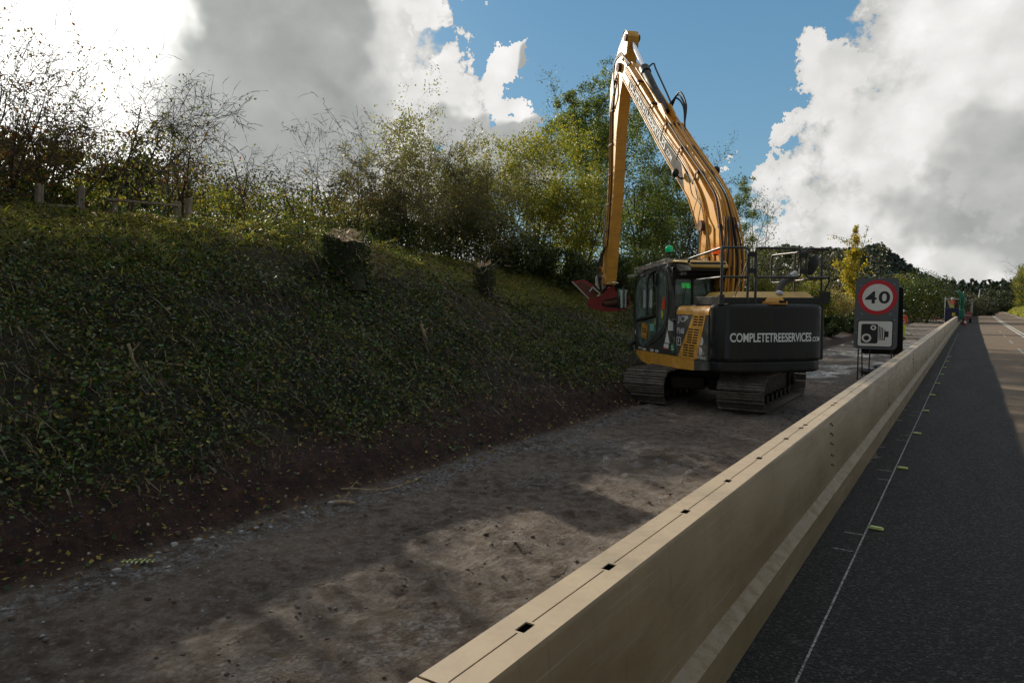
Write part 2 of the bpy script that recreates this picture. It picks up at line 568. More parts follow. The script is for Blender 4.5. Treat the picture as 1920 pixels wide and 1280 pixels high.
M_paletwig = stripes_bark('pale_twig_bark', (.20, .18, .145), (.11, .095, .075))
M_deadwood = stripes_bark('dead_wood', (.42, .33, .20), (.22, .16, .10))
M_cutwood = paint('freshly_cut_wood', (.42, .27, .15), .9, .6, (.10, .07, .04), scale=7)
L_hedge = leafmat('hedge_leaves', [(.06, .09, .02), (.09, .12, .025), (.13, .15, .03), (.19, .19, .035), (.24, .17, .04)], .45, .55)
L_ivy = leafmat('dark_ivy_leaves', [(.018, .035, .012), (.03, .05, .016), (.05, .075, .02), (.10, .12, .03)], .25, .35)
L_willow = leafmat('willow_leaves', [(.10, .14, .03), (.15, .18, .035), (.23, .23, .045), (.32, .27, .045)], .45, .5)
L_alder = leafmat('alder_leaves', [(.06, .095, .028), (.08, .125, .034), (.12, .165, .04), (.19, .20, .05)], .42, .5)
L_dull = leafmat('dull_brown_leaves', [(.14, .125, .06), (.19, .165, .075), (.23, .21, .09), (.14, .16, .05)], .38)
L_bare = leafmat('russet_leaves', [(.16, .05, .02), (.14, .09, .03), (.09, .07, .025), (.10, .11, .03)], .40)
L_yellow = leafmat('yellow_leaves', [(.42, .29, .02), (.34, .29, .03), (.22, .23, .03), (.50, .34, .03), (.16, .17, .03)], .45)
L_bramble = leafmat('bramble_leaves', [(.012, .030, .010), (.020, .050, .015), (.042, .092, .024), (.085, .15, .034), (.17, .16, .045)], .28, .34)
L_litter = leafmat('fallen_leaves', [(.30, .22, .05), (.22, .13, .04), (.14, .08, .03), (.36, .30, .07)], .2)
L_grass = leafmat('grass_blades', [(.14, .17, .035), (.22, .25, .05), (.34, .33, .075), (.38, .32, .12)], .5, .6)
L_straw = leafmat('dry_stalks', [(.16, .13, .075), (.24, .19, .11), (.10, .08, .05), (.07, .055, .035)], .15)
L_bracken = leafmat('bracken_leaves', [(.24, .17, .07), (.30, .22, .10), (.16, .15, .04), (.13, .16, .035), (.36, .28, .15)], .35)
L_dark = leafmat('dark_tree_leaves', [(.02, .035, .015), (.032, .048, .018), (.05, .06, .02)], .2)
L_conifer_hazy = leafmat('hazy_conifer_needles', [(.03, .055, .045), (.045, .07, .055), (.06, .08, .06), (.07, .085, .055)], .1)  # distant haze is mixed into the needle colour, brighter and bluer
L_woodmix = leafmat('woodland_leaves', [(.05, .065, .045), (.07, .08, .045), (.095, .09, .05), (.08, .065, .042)], .2)
# ---------------------------------------------------------------- ground shape
def shift(y):
    """the road bends gently to the right further on"""
    d = np.maximum(np.asarray(y, float) - 45, 0)
    return 4.6e-5 * d ** 2 / (1 + d / 1500)


def sstep(x, a, b):
    t = np.clip((np.asarray(x, float) - a) / (b - a), 0, 1)
    return t * t * (3 - 2 * t)


BEAR = [(-400, 26), (300, 26), (900, 27), (1380, 31), (1430, 33), (1470, 34.5), (1500, 33), (1560, 32), (1610, 31), (1650, 28.5), (1700, 24), (1760, 20), (1820, 14), (1850, 9), (1880, 4), (1921, 2), (2300, 2)]
BEAR = [(p, z - (6.5 if p < 1650 else -2 if p < 1860 else 0)) for p, z in BEAR]
BX = np.array([YAW - atan((p - 960) / 1281.8) for p, _ in BEAR])[::-1]
BZ = np.array([z for _, z in BEAR], float)[::-1]


def crest_h(y):
    return np.interp(y, [-30, 2, 6, 9, 12, 17, 24, 32, 45, 80, 200], [3.4, 3.5, 3.62, 3.8, 3.72, 3.42, 3.15, 2.5, 1.9, 1.4, 1.0])


def ground_z(x, y, fine=True):
    x = np.asarray(x, float); y = np.asarray(y, float)
    xs = x - shift(y)
    wob = 0.28 * fbm(y * .45, y * 0 + 3.3, 5, 3) + .12 * fbm(y * 1.7, y * 0 + 1.3, 9, 2)
    t = (-5.62 + wob * (y < 60)) - xs
    s = np.clip(t / 7.9, 0, 1)
    wc = 1 - sstep(y, 10, 16)
    cv = np.where(s < .66, s * 1.26, .8316 + (1 - .8316) * (1 - (1 - np.clip((s - .66) / .34, 0, 1)) ** 1.5))
    prof = s ** 1.06 * (1 - wc) + cv * wc
    H = crest_h(y)
    z = prof * H + .20 * sstep(t, 0.0, .35) * (1 - s)
    z = z - .55 * np.exp(-(((x + 9.9) / 1.3) ** 2 + ((y - 20.6) / 1.8) ** 2))
    z = z + sstep(t, .2, 1.2) * (.34 * fbm(x * .5, y * .5, 11, 4) + .26 * fbm(x * 1.8, y * 1.8, 12, 3))
    # plateau beyond the crest falls away a little
    z = z - sstep(t, 12, 60) * 2.2 + 0 * x
    # the wooded hill and the rising land on the far left
    r = np.hypot(x, y); b = np.arctan2(-x, y)
    hill = np.interp(b, BX, BZ)
    hill = np.where((b < -.3) | (b > 1.9), 3.0, hill)
    z = z + hill * sstep(r, 250, 440) * sstep(-xs, 5, 60)
    # right verge
    tr = xs - 6.75
    z = z + sstep(tr, 0.2, 3.5) * .55 + sstep(tr, 4, 40) * 2.0
    # work lane: flat with ruts and trampled mud
    lane = sstep(t, .15, -.25) * (xs < -.95)
    if fine:
        rut = 0
        for cx, wd, dp in ((-4.35, .28, .05), (-2.55, .28, .045), (-3.4, .18, .02)):
            c = cx + .22 * np.sin(y * .21 + cx) + .1 * np.sin(y * .7)
            rut = rut - dp * np.exp(-((xs - c) / wd) ** 2) + dp * .5 * np.exp(-((np.abs(xs - c) - wd * 1.5) / .12) ** 2)
        cl = np.clip(fbm(x * 3.1, y * 2.6, 31, 4) * 2.2, -.5, 1)
        clods = np.clip(fbm(x * 6.5, y * 6.5, 41, 3) * 3 - .25, 0, 1) * sstep(fbm(x * .6, y * .5, 43, 2), -.05, .18)
        grain = fbm(x * 16, y * 16, 51, 3)
        edge = np.exp(-((t + .25) / .35) ** 2)
        lines = .006 * np.clip(fbm(x * 9, y * .7, 33, 3) * 3, -1, 1)
        z = z + lane * (rut * .5 + lines + .014 * cl + .06 * clods + .022 * grain + edge * (.06 * np.clip(fbm(x * 5, y * 5, 61, 3) * 3, 0, 1) + .01))
    z = np.where((xs > -.98) & (tr < .1), -.03, z)
    return z


def gz(x, y): return float(ground_z(np.array([x]), np.array([y]), False)[0])


def grid_axis(parts):
    out = []
    for a, b, s in parts: out += list(np.arange(a, b - 1e-6, s))
    out.append(parts[-1][1]); return np.array(out)


ys = grid_axis([(-40, 0, 2.0), (0, 1.5, .25), (1.5, 10, .06), (10, 20, .10), (20, 40, .25), (40, 90, 1.0), (90, 300, 5), (300, 620, 12), (620, 1500, 80), (1500, 4200, 450)])
xa = -np.array([*np.geomspace(60, 3500, 46)])[::-1]
xs_ = np.concatenate([xa, grid_axis([(-58, -16, 1.4), (-16, -6.4, .16), (-6.4, -1.2, .055), (-1.2, 6.6, .6), (6.6, 10, .3), (10, 40, 2)]), np.geomspace(44, 3000, 26)])
GX, GY = np.meshgrid(xs_, ys)
GZ = ground_z(GX, GY)
nx, ny = len(xs_), len(ys)
V = np.stack([GX.ravel(), GY.ravel(), GZ.ravel()], 1)
ii = (np.arange(ny - 1)[:, None] * nx + np.arange(nx - 1)[None]).ravel()
F = np.stack([ii, ii + 1, ii + nx + 1, ii + nx], 1)
XS = GX - shift(GY)
wob = 0.28 * fbm(GY * .45, GY * 0 + 3.3, 5, 3) + .12 * fbm(GY * 1.7, GY * 0 + 1.3, 9, 2)
T = (-5.62 + wob * (GY < 60)) - XS
bank = sstep(T, -.1, .1)
green = sstep(T + 1.1 * fbm(GX * 1.2, GY * 1.2, 71, 3), .55, 1.1)
green = np.maximum(green, sstep(XS, 6.8, 7.1))
bank = np.maximum(bank, (XS > 6.75) * 1.0)
wet = np.exp(-(((XS + 3.4) / .5) ** 2 + ((GY - 8.4) / 1.0) ** 2)) * 2.2 + sstep(GY, 17, 21) * (1 - sstep(GY, 60, 90)) * np.clip(.55 + fbm(GX * .8, GY * .25, 81, 3) * 1.6, 0, 1)
wet = wet * (1 - bank)
grav = np.exp(-((T + .35) / .3) ** 2) + .9 * sstep(fbm(GX * .7 + 5, GY * .45, 91, 3), .02, .2) * (1 - bank)

M_ground, g, out = material('ground_earth')
tc = g.n('ShaderNodeTexCoord').outputs['Object']


def attr(g, n): return g.n('ShaderNodeAttribute', attribute_name=n).outputs['Fac']


ab, ag, aw, ar = (attr(g, k) for k in ('bank', 'green', 'wet', 'gravel'))
n1 = g.noise(tc, .9, 8, .62); n2 = g.noise(tc, 7, 8, .65); n3 = g.noise(tc, 75, 6, .7)
vs_ = g.voro(tc, 38, 'F1', 'Color'); vd = g.voro(tc, 38, 'F1')
mud = g.ramp(g.m('ADD', g.m('MULTIPLY', n1, .5), g.m('MULTIPLY', n2, .5)), [(.36, (.026, .015, .008)), (.45, (.095, .062, .038)), (.54, (.18, .130, .086)), (.66, (.28, .215, .15))])
mud = g.mix(g.m('MULTIPLY', g.mr(n3, .35, .7), .5), mud, (.05, .035, .026))
stn = g.mix(g.m('MULTIPLY', g.n('ShaderNodeSeparateColor').outputs[0], 0), mud, mud)
sepc = g.n('ShaderNodeSeparateColor'); g.put(sepc.inputs[0], vs_)
stone_c = g.ramp(sepc.outputs[0], [(0, (.06, .055, .055)), (.5, (.15, .14, .135)), (.9, (.24, .23, .225)), (1, (.34, .32, .30))])
mud = g.mix(g.m('MULTIPLY', g.m('MULTIPLY', g.m('MAXIMUM', ar, .42), .85, clamp=True), g.mr(n2, .40, .56)), mud, stone_c)
soil = g.ramp(g.m('ADD', g.m('MULTIPLY', n2, .6), g.m('MULTIPLY', n3, .4)), [(.38, (.007, .003, .002)), (.5, (.032, .012, .007)), (.62, (.075, .034, .02))])
turf = g.ramp(g.m('ADD', g.m('MULTIPLY', n1, .4), g.m('MULTIPLY', n2, .6)), [(.38, (.005, .004, .003)), (.48, (.015, .011, .006)), (.56, (.03, .027, .011)), (.63, (.06, .048, .024)), (.72, (.11, .085, .045))])
sunlit_turf = g.ramp(n2, [(.32, (.035, .032, .012)), (.45, (.10, .095, .03)), (.56, (.17, .16, .05)), (.7, (.24, .20, .09))])  # turf colour lightened to paint the sunlit strip along the crest
turf = g.mix(attr(g, 'crest'), turf, sunlit_turf)
c = g.mix(ab, mud, g.mix(ag, soil, turf))
wetm = g.m('MULTIPLY', aw, g.mr(n1, .36, .56))
c = g.mix(g.m('MULTIPLY', wetm, .6), c, (.035, .027, .021))
ro = g.mr(wetm, .25, .75, .88, .16)
lin = g.noise(g.v('MULTIPLY', tc, (10, 2.6, 1)), 2.2, 8, .7)
c = g.mix(g.m('MULTIPLY', g.mr(lin, .5, .68), g.m('MULTIPLY', g.m('SUBTRACT', 1.0, ab), .45)), c, (.05, .033, .022))
hh = g.m('ADD', g.m('MULTIPLY', lin, .7), g.m('MULTIPLY', n2, .6)) if False else g.m('ADD', g.m('MULTIPLY', g.m('ADD', n2, lin), .6), g.m('ADD', g.m('MULTIPLY', n3, .22), g.m('MULTIPLY', g.m('MULTIPLY', g.m('SUBTRACT', 1.0, vd), ar), .30)))
principled(g, out, c, ro, 0, g.bump(hh, g.mr(wetm, .3, .9, 1.0, .28), .09))
crest_sun = sstep(T / 7.9 + .25 * fbm(GX * .8, GY * .6, 121, 4), .48, .72) * (T < 14)  # mask of the crest strip whose turf is coloured as sunlit
me = np_mesh('ground', V, F, {'crest': crest_sun.ravel(), 'bank': bank.ravel(), 'green': green.ravel(), 'wet': wet.ravel(), 'gravel': grav.ravel()})
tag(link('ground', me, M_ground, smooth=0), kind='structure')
me.shade_smooth()

# ---------------------------------------------------------------- road
M_road, g, out = material('asphalt')
tc = g.n('ShaderNodeTexCoord').outputs['Object']
sp = g.n('ShaderNodeSeparateXYZ'); g.put(sp.inputs[0], tc)
n1 = g.noise(g.v('MULTIPLY', tc, (1.6, .25, 1)), 1.2, 6, .6); n2 = g.noise(tc, 55, 5, .7); vd = g.voro(tc, 66, 'F1'); vc = g.voro(tc, 66, 'F1', 'Color')
sc_ = g.n('ShaderNodeSeparateColor'); g.put(sc_.inputs[0], vc)
agg = g.ramp(sc_.outputs[0], [(0, (.004, .004, .004)), (.5, (.013, .013, .013)), (.82, (.045, .044, .044)), (1, (.12, .115, .11))])
c = g.mix(.42, agg, g.ramp(n1, [(.35, (.016, .015, .015)), (.65, (.036, .032, .029))]))
# paler and browner road beyond a ragged edge, darker strip by the barrier
old = attr(g, 'pale')
c = g.mix(old, c, g.mix(g.mr(n2, .3, .7), (.13, .095, .065), (.20, .15, .105)))
principled(g, out, c, g.mr(n1, .3, .7, .78, .92), 0, g.bump(g.m('ADD', g.m('SUBTRACT', 1.0, vd), n2), 1.0, .014), Specular_IOR_Level=.25)
ry = grid_axis([(-40, 45, 1.0), (45, 300, 5), (300, 900, 15)])
rx = np.concatenate([grid_axis([(-1.6, .5, .35), (.5, 1.2, .035), (1.2, 6.9, .4)])])
RX, RY = np.meshgrid(rx, ry)
pale = sstep(RX + .10 * fbm(RX * 3, RY * .8, 3, 3), .62, .72)
nx, ny = len(rx), len(ry)
V = np.stack([(RX + shift(RY)).ravel(), RY.ravel(), (RX * 0 + .004).ravel()], 1)
ii = (np.arange(ny - 1)[:, None] * nx + np.arange(nx - 1)[None]).ravel()
me = np_mesh('road', V, np.stack([ii, ii + 1, ii + nx + 1, ii + nx], 1), {'pale': pale.ravel()})
tag(link('road', me, M_road, smooth=0), kind='structure')

M_line, g, out = material('road_paint')
tc = g.n('ShaderNodeTexCoord').outputs['Object']
wear = g.mr(g.noise(tc, 45, 6, .7), .40, .58)
principled(g, out, g.mix(wear, (.20, .19, .17), (.72, .70, .64)), .6)
M_wline, g, out = material('worn_road_paint')
tc = g.n('ShaderNodeTexCoord').outputs['Object']
wear = g.mr(g.noise(tc, 60, 6, .7), .44, .56)
principled(g, out, g.mix(wear, (.045, .045, .045), (.34, .34, .32)), .7)


def stripe(name, x, w, y0, y1, mat, z=.009, dy=2.0):
    n = max(2, int((y1 - y0) / dy) + 1); yy = np.linspace(y0, y1, n); s = shift(yy)
    V = np.concatenate([np.stack([x - w / 2 + s, yy, yy * 0 + z], 1), np.stack([x + w / 2 + s, yy, yy * 0 + z], 1)])
    i = np.arange(n - 1)
    return tag(link(name, np_mesh(name, V, np.stack([i, n + i, n + i + 1, i + 1], 1)), mat, smooth=0), kind='structure')


stripe('centre_line', 2.86, .11, -10, 420, M_line)
stripe('centre_line', 3.12, .11, -10, 420, M_line)
stripe('edge_line', 6.25, .12, -10, 420, M_line)
stripe('worn_edge_line', -.73, .014, -5, 60, M_wline, dy=1)
for k in range(6): stripe('worn_dash', 1.9, .09, 18 + 9 * k, 22 + 9 * k, M_wline)
for k in range(14): stripe('scuff_mark', -.83 + .02 * (k % 3), .16, 6.2 + 2.8 * (k // 2) + .5 * (k % 2), 6.22 + 2.8 * (k // 2) + .5 * (k % 2), M_wline, dy=.02)

# temporary road studs beside the barrier
M_stud = flat('stud_lime', (.50, .62, .20), .5)
M_studw = flat('stud_face', (.8, .85, .6), .3)
stud0 = None
ordinal = ['nearest', 'second', 'third', 'fourth', 'fifth', 'sixth', 'seventh', 'eighth', 'ninth', 'tenth']
for k in range(10):
    y = 6.95 + 2.79 * k
    if k == 0:
        m = MB().box((0, 0, .007), (.115, .052, .012)).box((0, 0, .018), (.10, .036, .012))
        stud0 = m.build('road_stud', M_stud, bevel=.004)
        o = stud0
    else:
        o = stud0.copy(); COL.objects.link(o)
    o.location = (-.655 + rnd.uniform(-.012, .012), y, .009); o.rotation_euler = (0, 0, rnd.uniform(-.2, .2))
    tag(o, f'small lime green road stud on the asphalt, {ordinal[k]} from the bottom of the photo', 'road stud', 'lime road studs along the barrier')

# ---------------------------------------------------------------- steel barrier
M_bar, g, out = material('barrier_beige_paint')
tc = g.n('ShaderNodeTexCoord').outputs['Object']
n1 = g.noise(g.v('MULTIPLY', tc, (1, .35, 1)), 2.2, 7, .62); n2 = g.noise(g.v('MULTIPLY', tc, (2, .5, 5)), 3, 6, .6); n3 = g.noise(tc, 40, 5, .6)
c = g.ramp(n1, [(.32, (.17, .115, .053)), (.5, (.22, .155, .077)), (.68, (.27, .20, .11))])
c = g.mix(g.m('MULTIPLY', g.mr(n2, .52, .72), .25), c, (.25, .20, .14))
c = g.mix(g.m('MULTIPLY', g.mr(n3, .56, .72), .35), c, (.16, .12, .07))
scf = g.noise(g.v('MULTIPLY', tc, (1, .12, 9)), 6, 5, .6)
c = g.mix(g.m('MULTIPLY', g.mr(scf, .60, .70), .55), c, (.33, .30, .25))
c = g.mix(g.m('MULTIPLY', g.mr(g.noise(g.v('MULTIPLY', tc, (1, 5, .4)), 3, 6, .65), .56, .70), .5), c, (.085, .065, .04))
principled(g, out, c, g.mr(n2, .3, .7, .42, .62), 0, g.bump(g.noise(tc, 9, 4, .5), .12, .01), Specular_IOR_Level=.4)
M_bartop_sunlit = paint('barrier_top_sunlit_paint', (.42, .33, .22), .42, .5, (.24, .18, .12), scale=3)  # same beige paint, with sunlight on the top put into a paler colour
M_scrape = paint('scraped_ledge_steel', (.26, .205, .13), .6, .8, (.20, .145, .075), scale=11)
BY0, BL = -10.45, 12.0
SLOTS = [.45, 1.13, 2.1, 2.9, 3.7, 4.6, 5.22, 5.42, 6.98, 7.18, 8.45, 9.25, 10.0, 10.75, 11.5]


def barrier_parts(root):
    L = BL - .012
    prof = [(-.13, .0), (-.118, .20), (-.045, .243), (-.013, .888), (0, .9)]      # traffic side, x measured from the top front edge
    # local x: 0 at the top front edge (world -1.18), front is +x
    pf = [(.135, 0.0), (.118, .195), (.035, .238), (.004, .882), (-.006, .896)]
    m = MB(); w = .215

    def skin(m, pr):
        vs = []
        for x, z in pr: vs += [(x, 0, z), (x, L, z)]
        m.add(vs, [(2 * i, 2 * i + 1, 2 * i + 3, 2 * i + 2) for i in range(len(pr) - 1)])
    skin(m, pf[:2]); skin(m, pf[2:])
    pb = [(-w - x, z) for x, z in pf]
    skin(m, [pb[0], pb[1], pb[2], pb[3], pb[4]])
    for y in (0.0, L):
        vs = [(x, y, z) for x, z in pf] + [(x, y, z) for x, z in pb[::-1]]
        m.add(vs, [tuple(range(len(vs)))])
    m.build('side_panel', M_bar, root, smooth=50)
    m = MB(); skin(m, [pf[1], pf[2]]); m.build('ledge', M_scrape, root, smooth=0)
    holes = []
    xc = -w / 2
    for s in SLOTS: holes.append([(xc - .020, s - .038), (xc + .020, s - .038), (xc + .020, s + .038), (xc - .020, s + .038)])
    edges = [0.02] + [v for s in SLOTS for v in (s - .05, s + .05)] + [L - .02]
    for a, b in zip(edges[::2], edges[1::2]):
        if b - a > .08: holes.append([(xc - .0035, a), (xc + .0035, a), (xc + .0035, b), (xc - .0035, b)])
    for q in (6.15,):
        for dx in (-.075, -.045, .045, .075):
            for dy in (-.03, .03):
                if 0.02 < q + dy < L - .02: holes.append([(xc + dx + .009 * cos(a), q + dy + .011 * sin(a)) for a in (0, 1.57, 3.14, 4.71)])
    plate('top_plate', [[(-w + .006, 0), (-.006, 0), (-.006, L), (-w + .006, L)]] + holes, .006, M_bartop_sunlit, root, Matrix.Translation((0, 0, .892)), smooth=0)
    MB().box((xc, L / 2, .86), (.15, L - .06, .004)).build('inner_void', M_pitch, root, smooth=0)
    # lifting pocket and bolts by the joint
    MB().box((.030, .06, .30), (.014, .085, .085)).build('lifting_pocket', M_rust, root, smooth=0)
    m = MB()
    for z in (.82, .72, .62, .50, .40):
        x = .005 + .03 * (.88 - z) / .64
        m.cyl((x, 6.10, z), (x + .010, 6.10, z), .012, 6); m.cyl((x, 6.2, z - .03), (x + .010, 6.2, z - .03), .012, 6)
    m.build('bolts', M_rust, root, smooth=0)['kind'] = 'stuff'


near = ['nearest barrier section, from the photo bottom to the tracked machine', 'second barrier section from the camera, in front of the speed limit sign', 'third barrier section, just beyond the speed limit sign',
        'fourth barrier section, level with the man in orange', 'fifth barrier section, short of the striped marker board', 'sixth barrier section, level with the striped marker board']
b0 = None
for k in range(18):
    y = BY0 + BL * k
    x = -1.18 + float(shift(y))
    a = atan2(float(shift(y + BL) - shift(y)), BL)
    if y > 192: break
    if b0 is None:
        r = empty('barrier_section', (x, y, .006), -a); barrier_parts(r); b0 = r
    else:
        r = b0.copy(); COL.objects.link(r); r.location = (x, y, .006); r.rotation_euler = (0, 0, -a)
        for ch in b0.children:
            if k > 5 and ch.name.split('.')[0] in ('bolts', 'inner_void'): continue
            c = ch.copy(); COL.objects.link(c); c.parent = r
    if k in range(7, 15): far_mark = ['level with the navy sheeted panel', 'level with the green chipper', 'just beyond the green chipper', 'second past the green chipper', 'third past the green chipper', 'third short of the far digger', 'second short of the far digger', 'right beside the far digger'][k - 7]
    if k < 7: lab = 'beige steel crash ' + near[max(k - 1, 0)] if k else 'beige steel crash barrier section beside the camera, below the photo edge'
    elif k < 15: lab = 'beige steel crash barrier section in the far run, ' + far_mark
    else: lab = 'beige steel crash barrier section, ' + ['last but one' if k == 15 else 'the very last'][0] + ' at the far end of the run'
    tag(r, lab, 'crash barrier', 'beige steel barrier sections beside the lane')

# ---------------------------------------------------------------- stones, mud, litter beside the lane
def rock_variants(n, seed):
    r = np.random.RandomState(seed); out = []
    base = MB().ball((0, 0, 0), 1, 5, 3)
    for _ in range(n):
        v = np.array(base.V) * (1 + .35 * (r.rand(len(base.V), 1) - .5)) * np.array([1, r.uniform(.6, 1), r.uniform(.4, .75)])
        out.append(v)
    return out, base.F


def scatter_rocks(name, n, pos, size, mat, seed, kind='stuff'):
    r = np.random.RandomState(seed); vr, F = rock_variants(6, seed); Vs = []; Fq = []; k = 0
    tri = []
    for f in F:
        tri += [(f[0], f[i], f[i + 1]) for i in range(1, len(f) - 1)]
    tri = np.array(tri)
    for i in range(n):
        v = vr[i % 6]; a = r.rand() * 6.28; ca, sa = cos(a), sin(a); s = size[i]
        w = np.stack([v[:, 0] * ca - v[:, 1] * sa, v[:, 0] * sa + v[:, 1] * ca, v[:, 2]], 1) * s + pos[i]
        Vs.append(w); Fq.append(tri + k); k += len(w)
    return tag(link(name, np_mesh(name, np.concatenate(Vs), np.concatenate(Fq)), mat, smooth=0), kind=kind)


M_grav, g, out = material('gravel_stone')
geo = g.n('ShaderNodeNewGeometry')
principled(g, out, g.ramp(geo.outputs['Random Per Island'], [(0, (.05, .045, .042)), (.5, (.12, .11, .105)), (.85, (.20, .195, .19)), (1, (.38, .37, .36))]), .85)
M_clod, g, out = material('mud_clod')
geo = g.n('ShaderNodeNewGeometry')
principled(g, out, g.ramp(geo.outputs['Random Per Island'], [(0, (.05, .032, .022)), (.6, (.10, .068, .046)), (1, (.17, .125, .09))]), .9)


def toe_x(y):
    y = np.asarray(y, float)
    return -5.62 + .28 * fbm(y * .45, y * 0 + 3.3, 5, 3) + .12 * fbm(y * 1.7, y * 0 + 1.3, 9, 2)


r = np.random.RandomState(3)
n = 8200
yy = 1.2 + 24 * r.rand(n) ** 1.5
off = np.where(r.rand(n) < .6, r.normal(.12, .38, n), r.rand(n) * 4.2)
xx = toe_x(yy) + off
zz = ground_z(xx, yy)
scatter_rocks('gravel', n, np.stack([xx, yy, zz], 1), .004 + .018 * r.rand(n) ** 4, M_grav, 5)
n = 2000
yy = 1.2 + 24 * r.rand(n) ** 1.5; xx = toe_x(yy) + np.where(r.rand(n) < .45, r.normal(-.1, .35, n), r.rand(n) * 4.2)
zz = ground_z(xx, yy)
scatter_rocks('mud_clods', n, np.stack([xx, yy, zz], 1), .006 + .026 * r.rand(n) ** 4, M_clod, 6)
stone_px = [(568, 964, 11), (622, 944, 14), (372, 1012, 13), (398, 1004, 9), (327, 1020, 13), (296, 1034, 11), (480, 990, 10), (452, 996, 11), (218, 1066, 14), (240, 1056, 10), (646, 938, 9), (508, 984, 8), (1172, 1012, 8), (1040, 1114, 9)]
spl = ['grey stone at the foot of the bank, left of the larger pale one', 'largest grey stone in the rubble at the foot of the bank', 'pale stone in the middle of the stone row', 'small pale stone touching the middle of the stone row',
       'flat grey stone left of the middle of the stone row', 'dark grey stone near the left end of the stone row', 'small stone to the right of the middle of the row', 'rounded stone right beside the middle of the row',
       'wide stone beside the fallen fern leaf', 'small stone just above the fallen fern leaf', 'small stone at the right end of the stone row', 'smallest stone between the two ends of the row', 'pale pebble lying against the far side of the barrier', 'pale pebble lying low by the nearest barrier section']
for i, (px, py, s) in enumerate(stone_px):
    p = at_ground(px, py, .03); vr, F = rock_variants(1, 50 + i)
    sz = s * .5 * (np.linalg.norm(p[:2]) + .3) / 1280 * 1.25
    m = MB().add(vr[0] * sz, F); o = m.build('stone', M_stone, smooth=50)
    o.location = (float(p[0]), float(p[1]), float(ground_z(p[0:1], p[1:2])[0]) + sz * .2); o.rotation_euler = (0, 0, i * 1.3)
    tag(o, spl[i], 'stone', 'loose stones at the edges of the work lane')

# fern frond on the gravel
p = at_ground(258, 1056, .03)
m = MB(); m.tube([(-.12, 0, .012), (.0, .01, .02), (.13, 0, .012)], .0025, 4)
for k in range(7):
    x = -.10 + k * .035
    for s in (-1, 1):
        l = .06 * (1 - abs(k - 3) / 6)
        m.add([(x, 0, .018), (x + .018, s * l * .5, .024), (x + .012, s * l, .014), (x - .006, s * l * .5, .022)], [(0, 1, 2, 3)])
o = m.build('fern_leaf', flat('pale_fern', (.42, .46, .18), .6), smooth=0); o.location = (float(p[0]), float(p[1]), .035); o.rotation_euler = (0, 0, .6); o.scale = (1.1, 1.1, 1.1)
tag(o, 'small pale green fern leaf lying on the stones at the lane edge', 'leaf')


def pick_ground(px, py, z_add=0.0):
    """walk along the view ray until it meets the bank"""
    d = ray(px, py); t = np.arange(2.0, 90, .03)
    Q = np.array([0, 0, EYE]) + d * t[:, None]
    hit = np.nonzero(Q[:, 2] < ground_z(Q[:, 0], Q[:, 1], False))[0]
    p = Q[hit[0]] if len(hit) else Q[-1]
    p[2] = gz(p[0], p[1]) + z_add
    return p


for px, py, pts, r0, lab in [(242, 692, [(0, 0, .28), (.03, 0, .18), (.05, .01, .08), (.12, .02, -.02)], .02, 'short pale curved branch standing up on the dark bank'),
                             (318, 690, [(-.2, 0, .08), (-.05, 0, .04), (.1, .02, .03), (.3, .05, .0)], .022, 'pale forked stick lying on the dark bank'),
                             (795, 640, [(-.05, 0, .3), (0, 0, .15), (.05, 0, .0)], .03, 'splintered pale shoot on the bank right of centre'),
                             (690, 925, [(-.55, 0, .02), (-.2, .02, .05), (.15, .0, .04), (.5, .1, .12)], .016, 'long thin brown stick on the rubble at the lane edge'),
                             (640, 948, [(-.12, 0, .03), (0, .02, .04), (.14, .03, .02)], .02, 'short reddish stick end beside the grey stones')]:
    p = pick_ground(px, py)
    m = MB(); m.tube(smooth_path([tuple(v) for v in pts], 4), [r0 * (1 - .05 * i) for i in range(4 * (len(pts) - 1) + 1)], 6)
    m.tube([pts[1], (pts[1][0] + .08, pts[1][1] + .02, pts[1][2] + .09)], [r0 * .5, r0 * .2], 5)
    o = m.build('broken_branch', M_deadwood); o.location = (float(p[0]), float(p[1]), float(p[2])); o.rotation_euler = (0, 0, YAW)
    tag(o, lab, 'branch')
# ---------------------------------------------------------------- tracked machine
EX = empty('excavator', (-4.55, 14.9, 0.0), 0, 'yellow and black tracked excavator with long boom and red mower head beside the bank', 'excavator')
U = Matrix.Rotation(radians(135), 4, 'Z')          # upper works: x forward along the boom, y left, z up
SIDE = basis((1, 0, 0), (0, 0, 1))                 # plates drawn in (forward, up), thickness to the right


def side(b): return Matrix.Translation((0, b, 0)) @ SIDE


LEFT = basis((-1, 0, 0), (0, 0, 1))                # lettering read from the left side
REAR = basis((0, -1, 0), (0, 0, 1))                # lettering read from behind


def put_text(name, body, M, mat, parent, height=None, width=None, weight=.01, space=1.0, t=.003):
    return link(name, text_mesh(body, height, width, weight, space, t, name), mat, parent, M, smooth=0)


# --- undercarriage
SHOE = MB().box((0, 0, 0), (.150, .88, .022)).box((-.06, 0, -.028), (.020, .88, .040)).box((0, 0, -.024), (.012, .88, .024)).box((.05, 0, -.024), (.012, .88, .024)).mesh('track_shoe')
SHOE.materials.append(M_shoe)
RT, LT = .335, 3.15


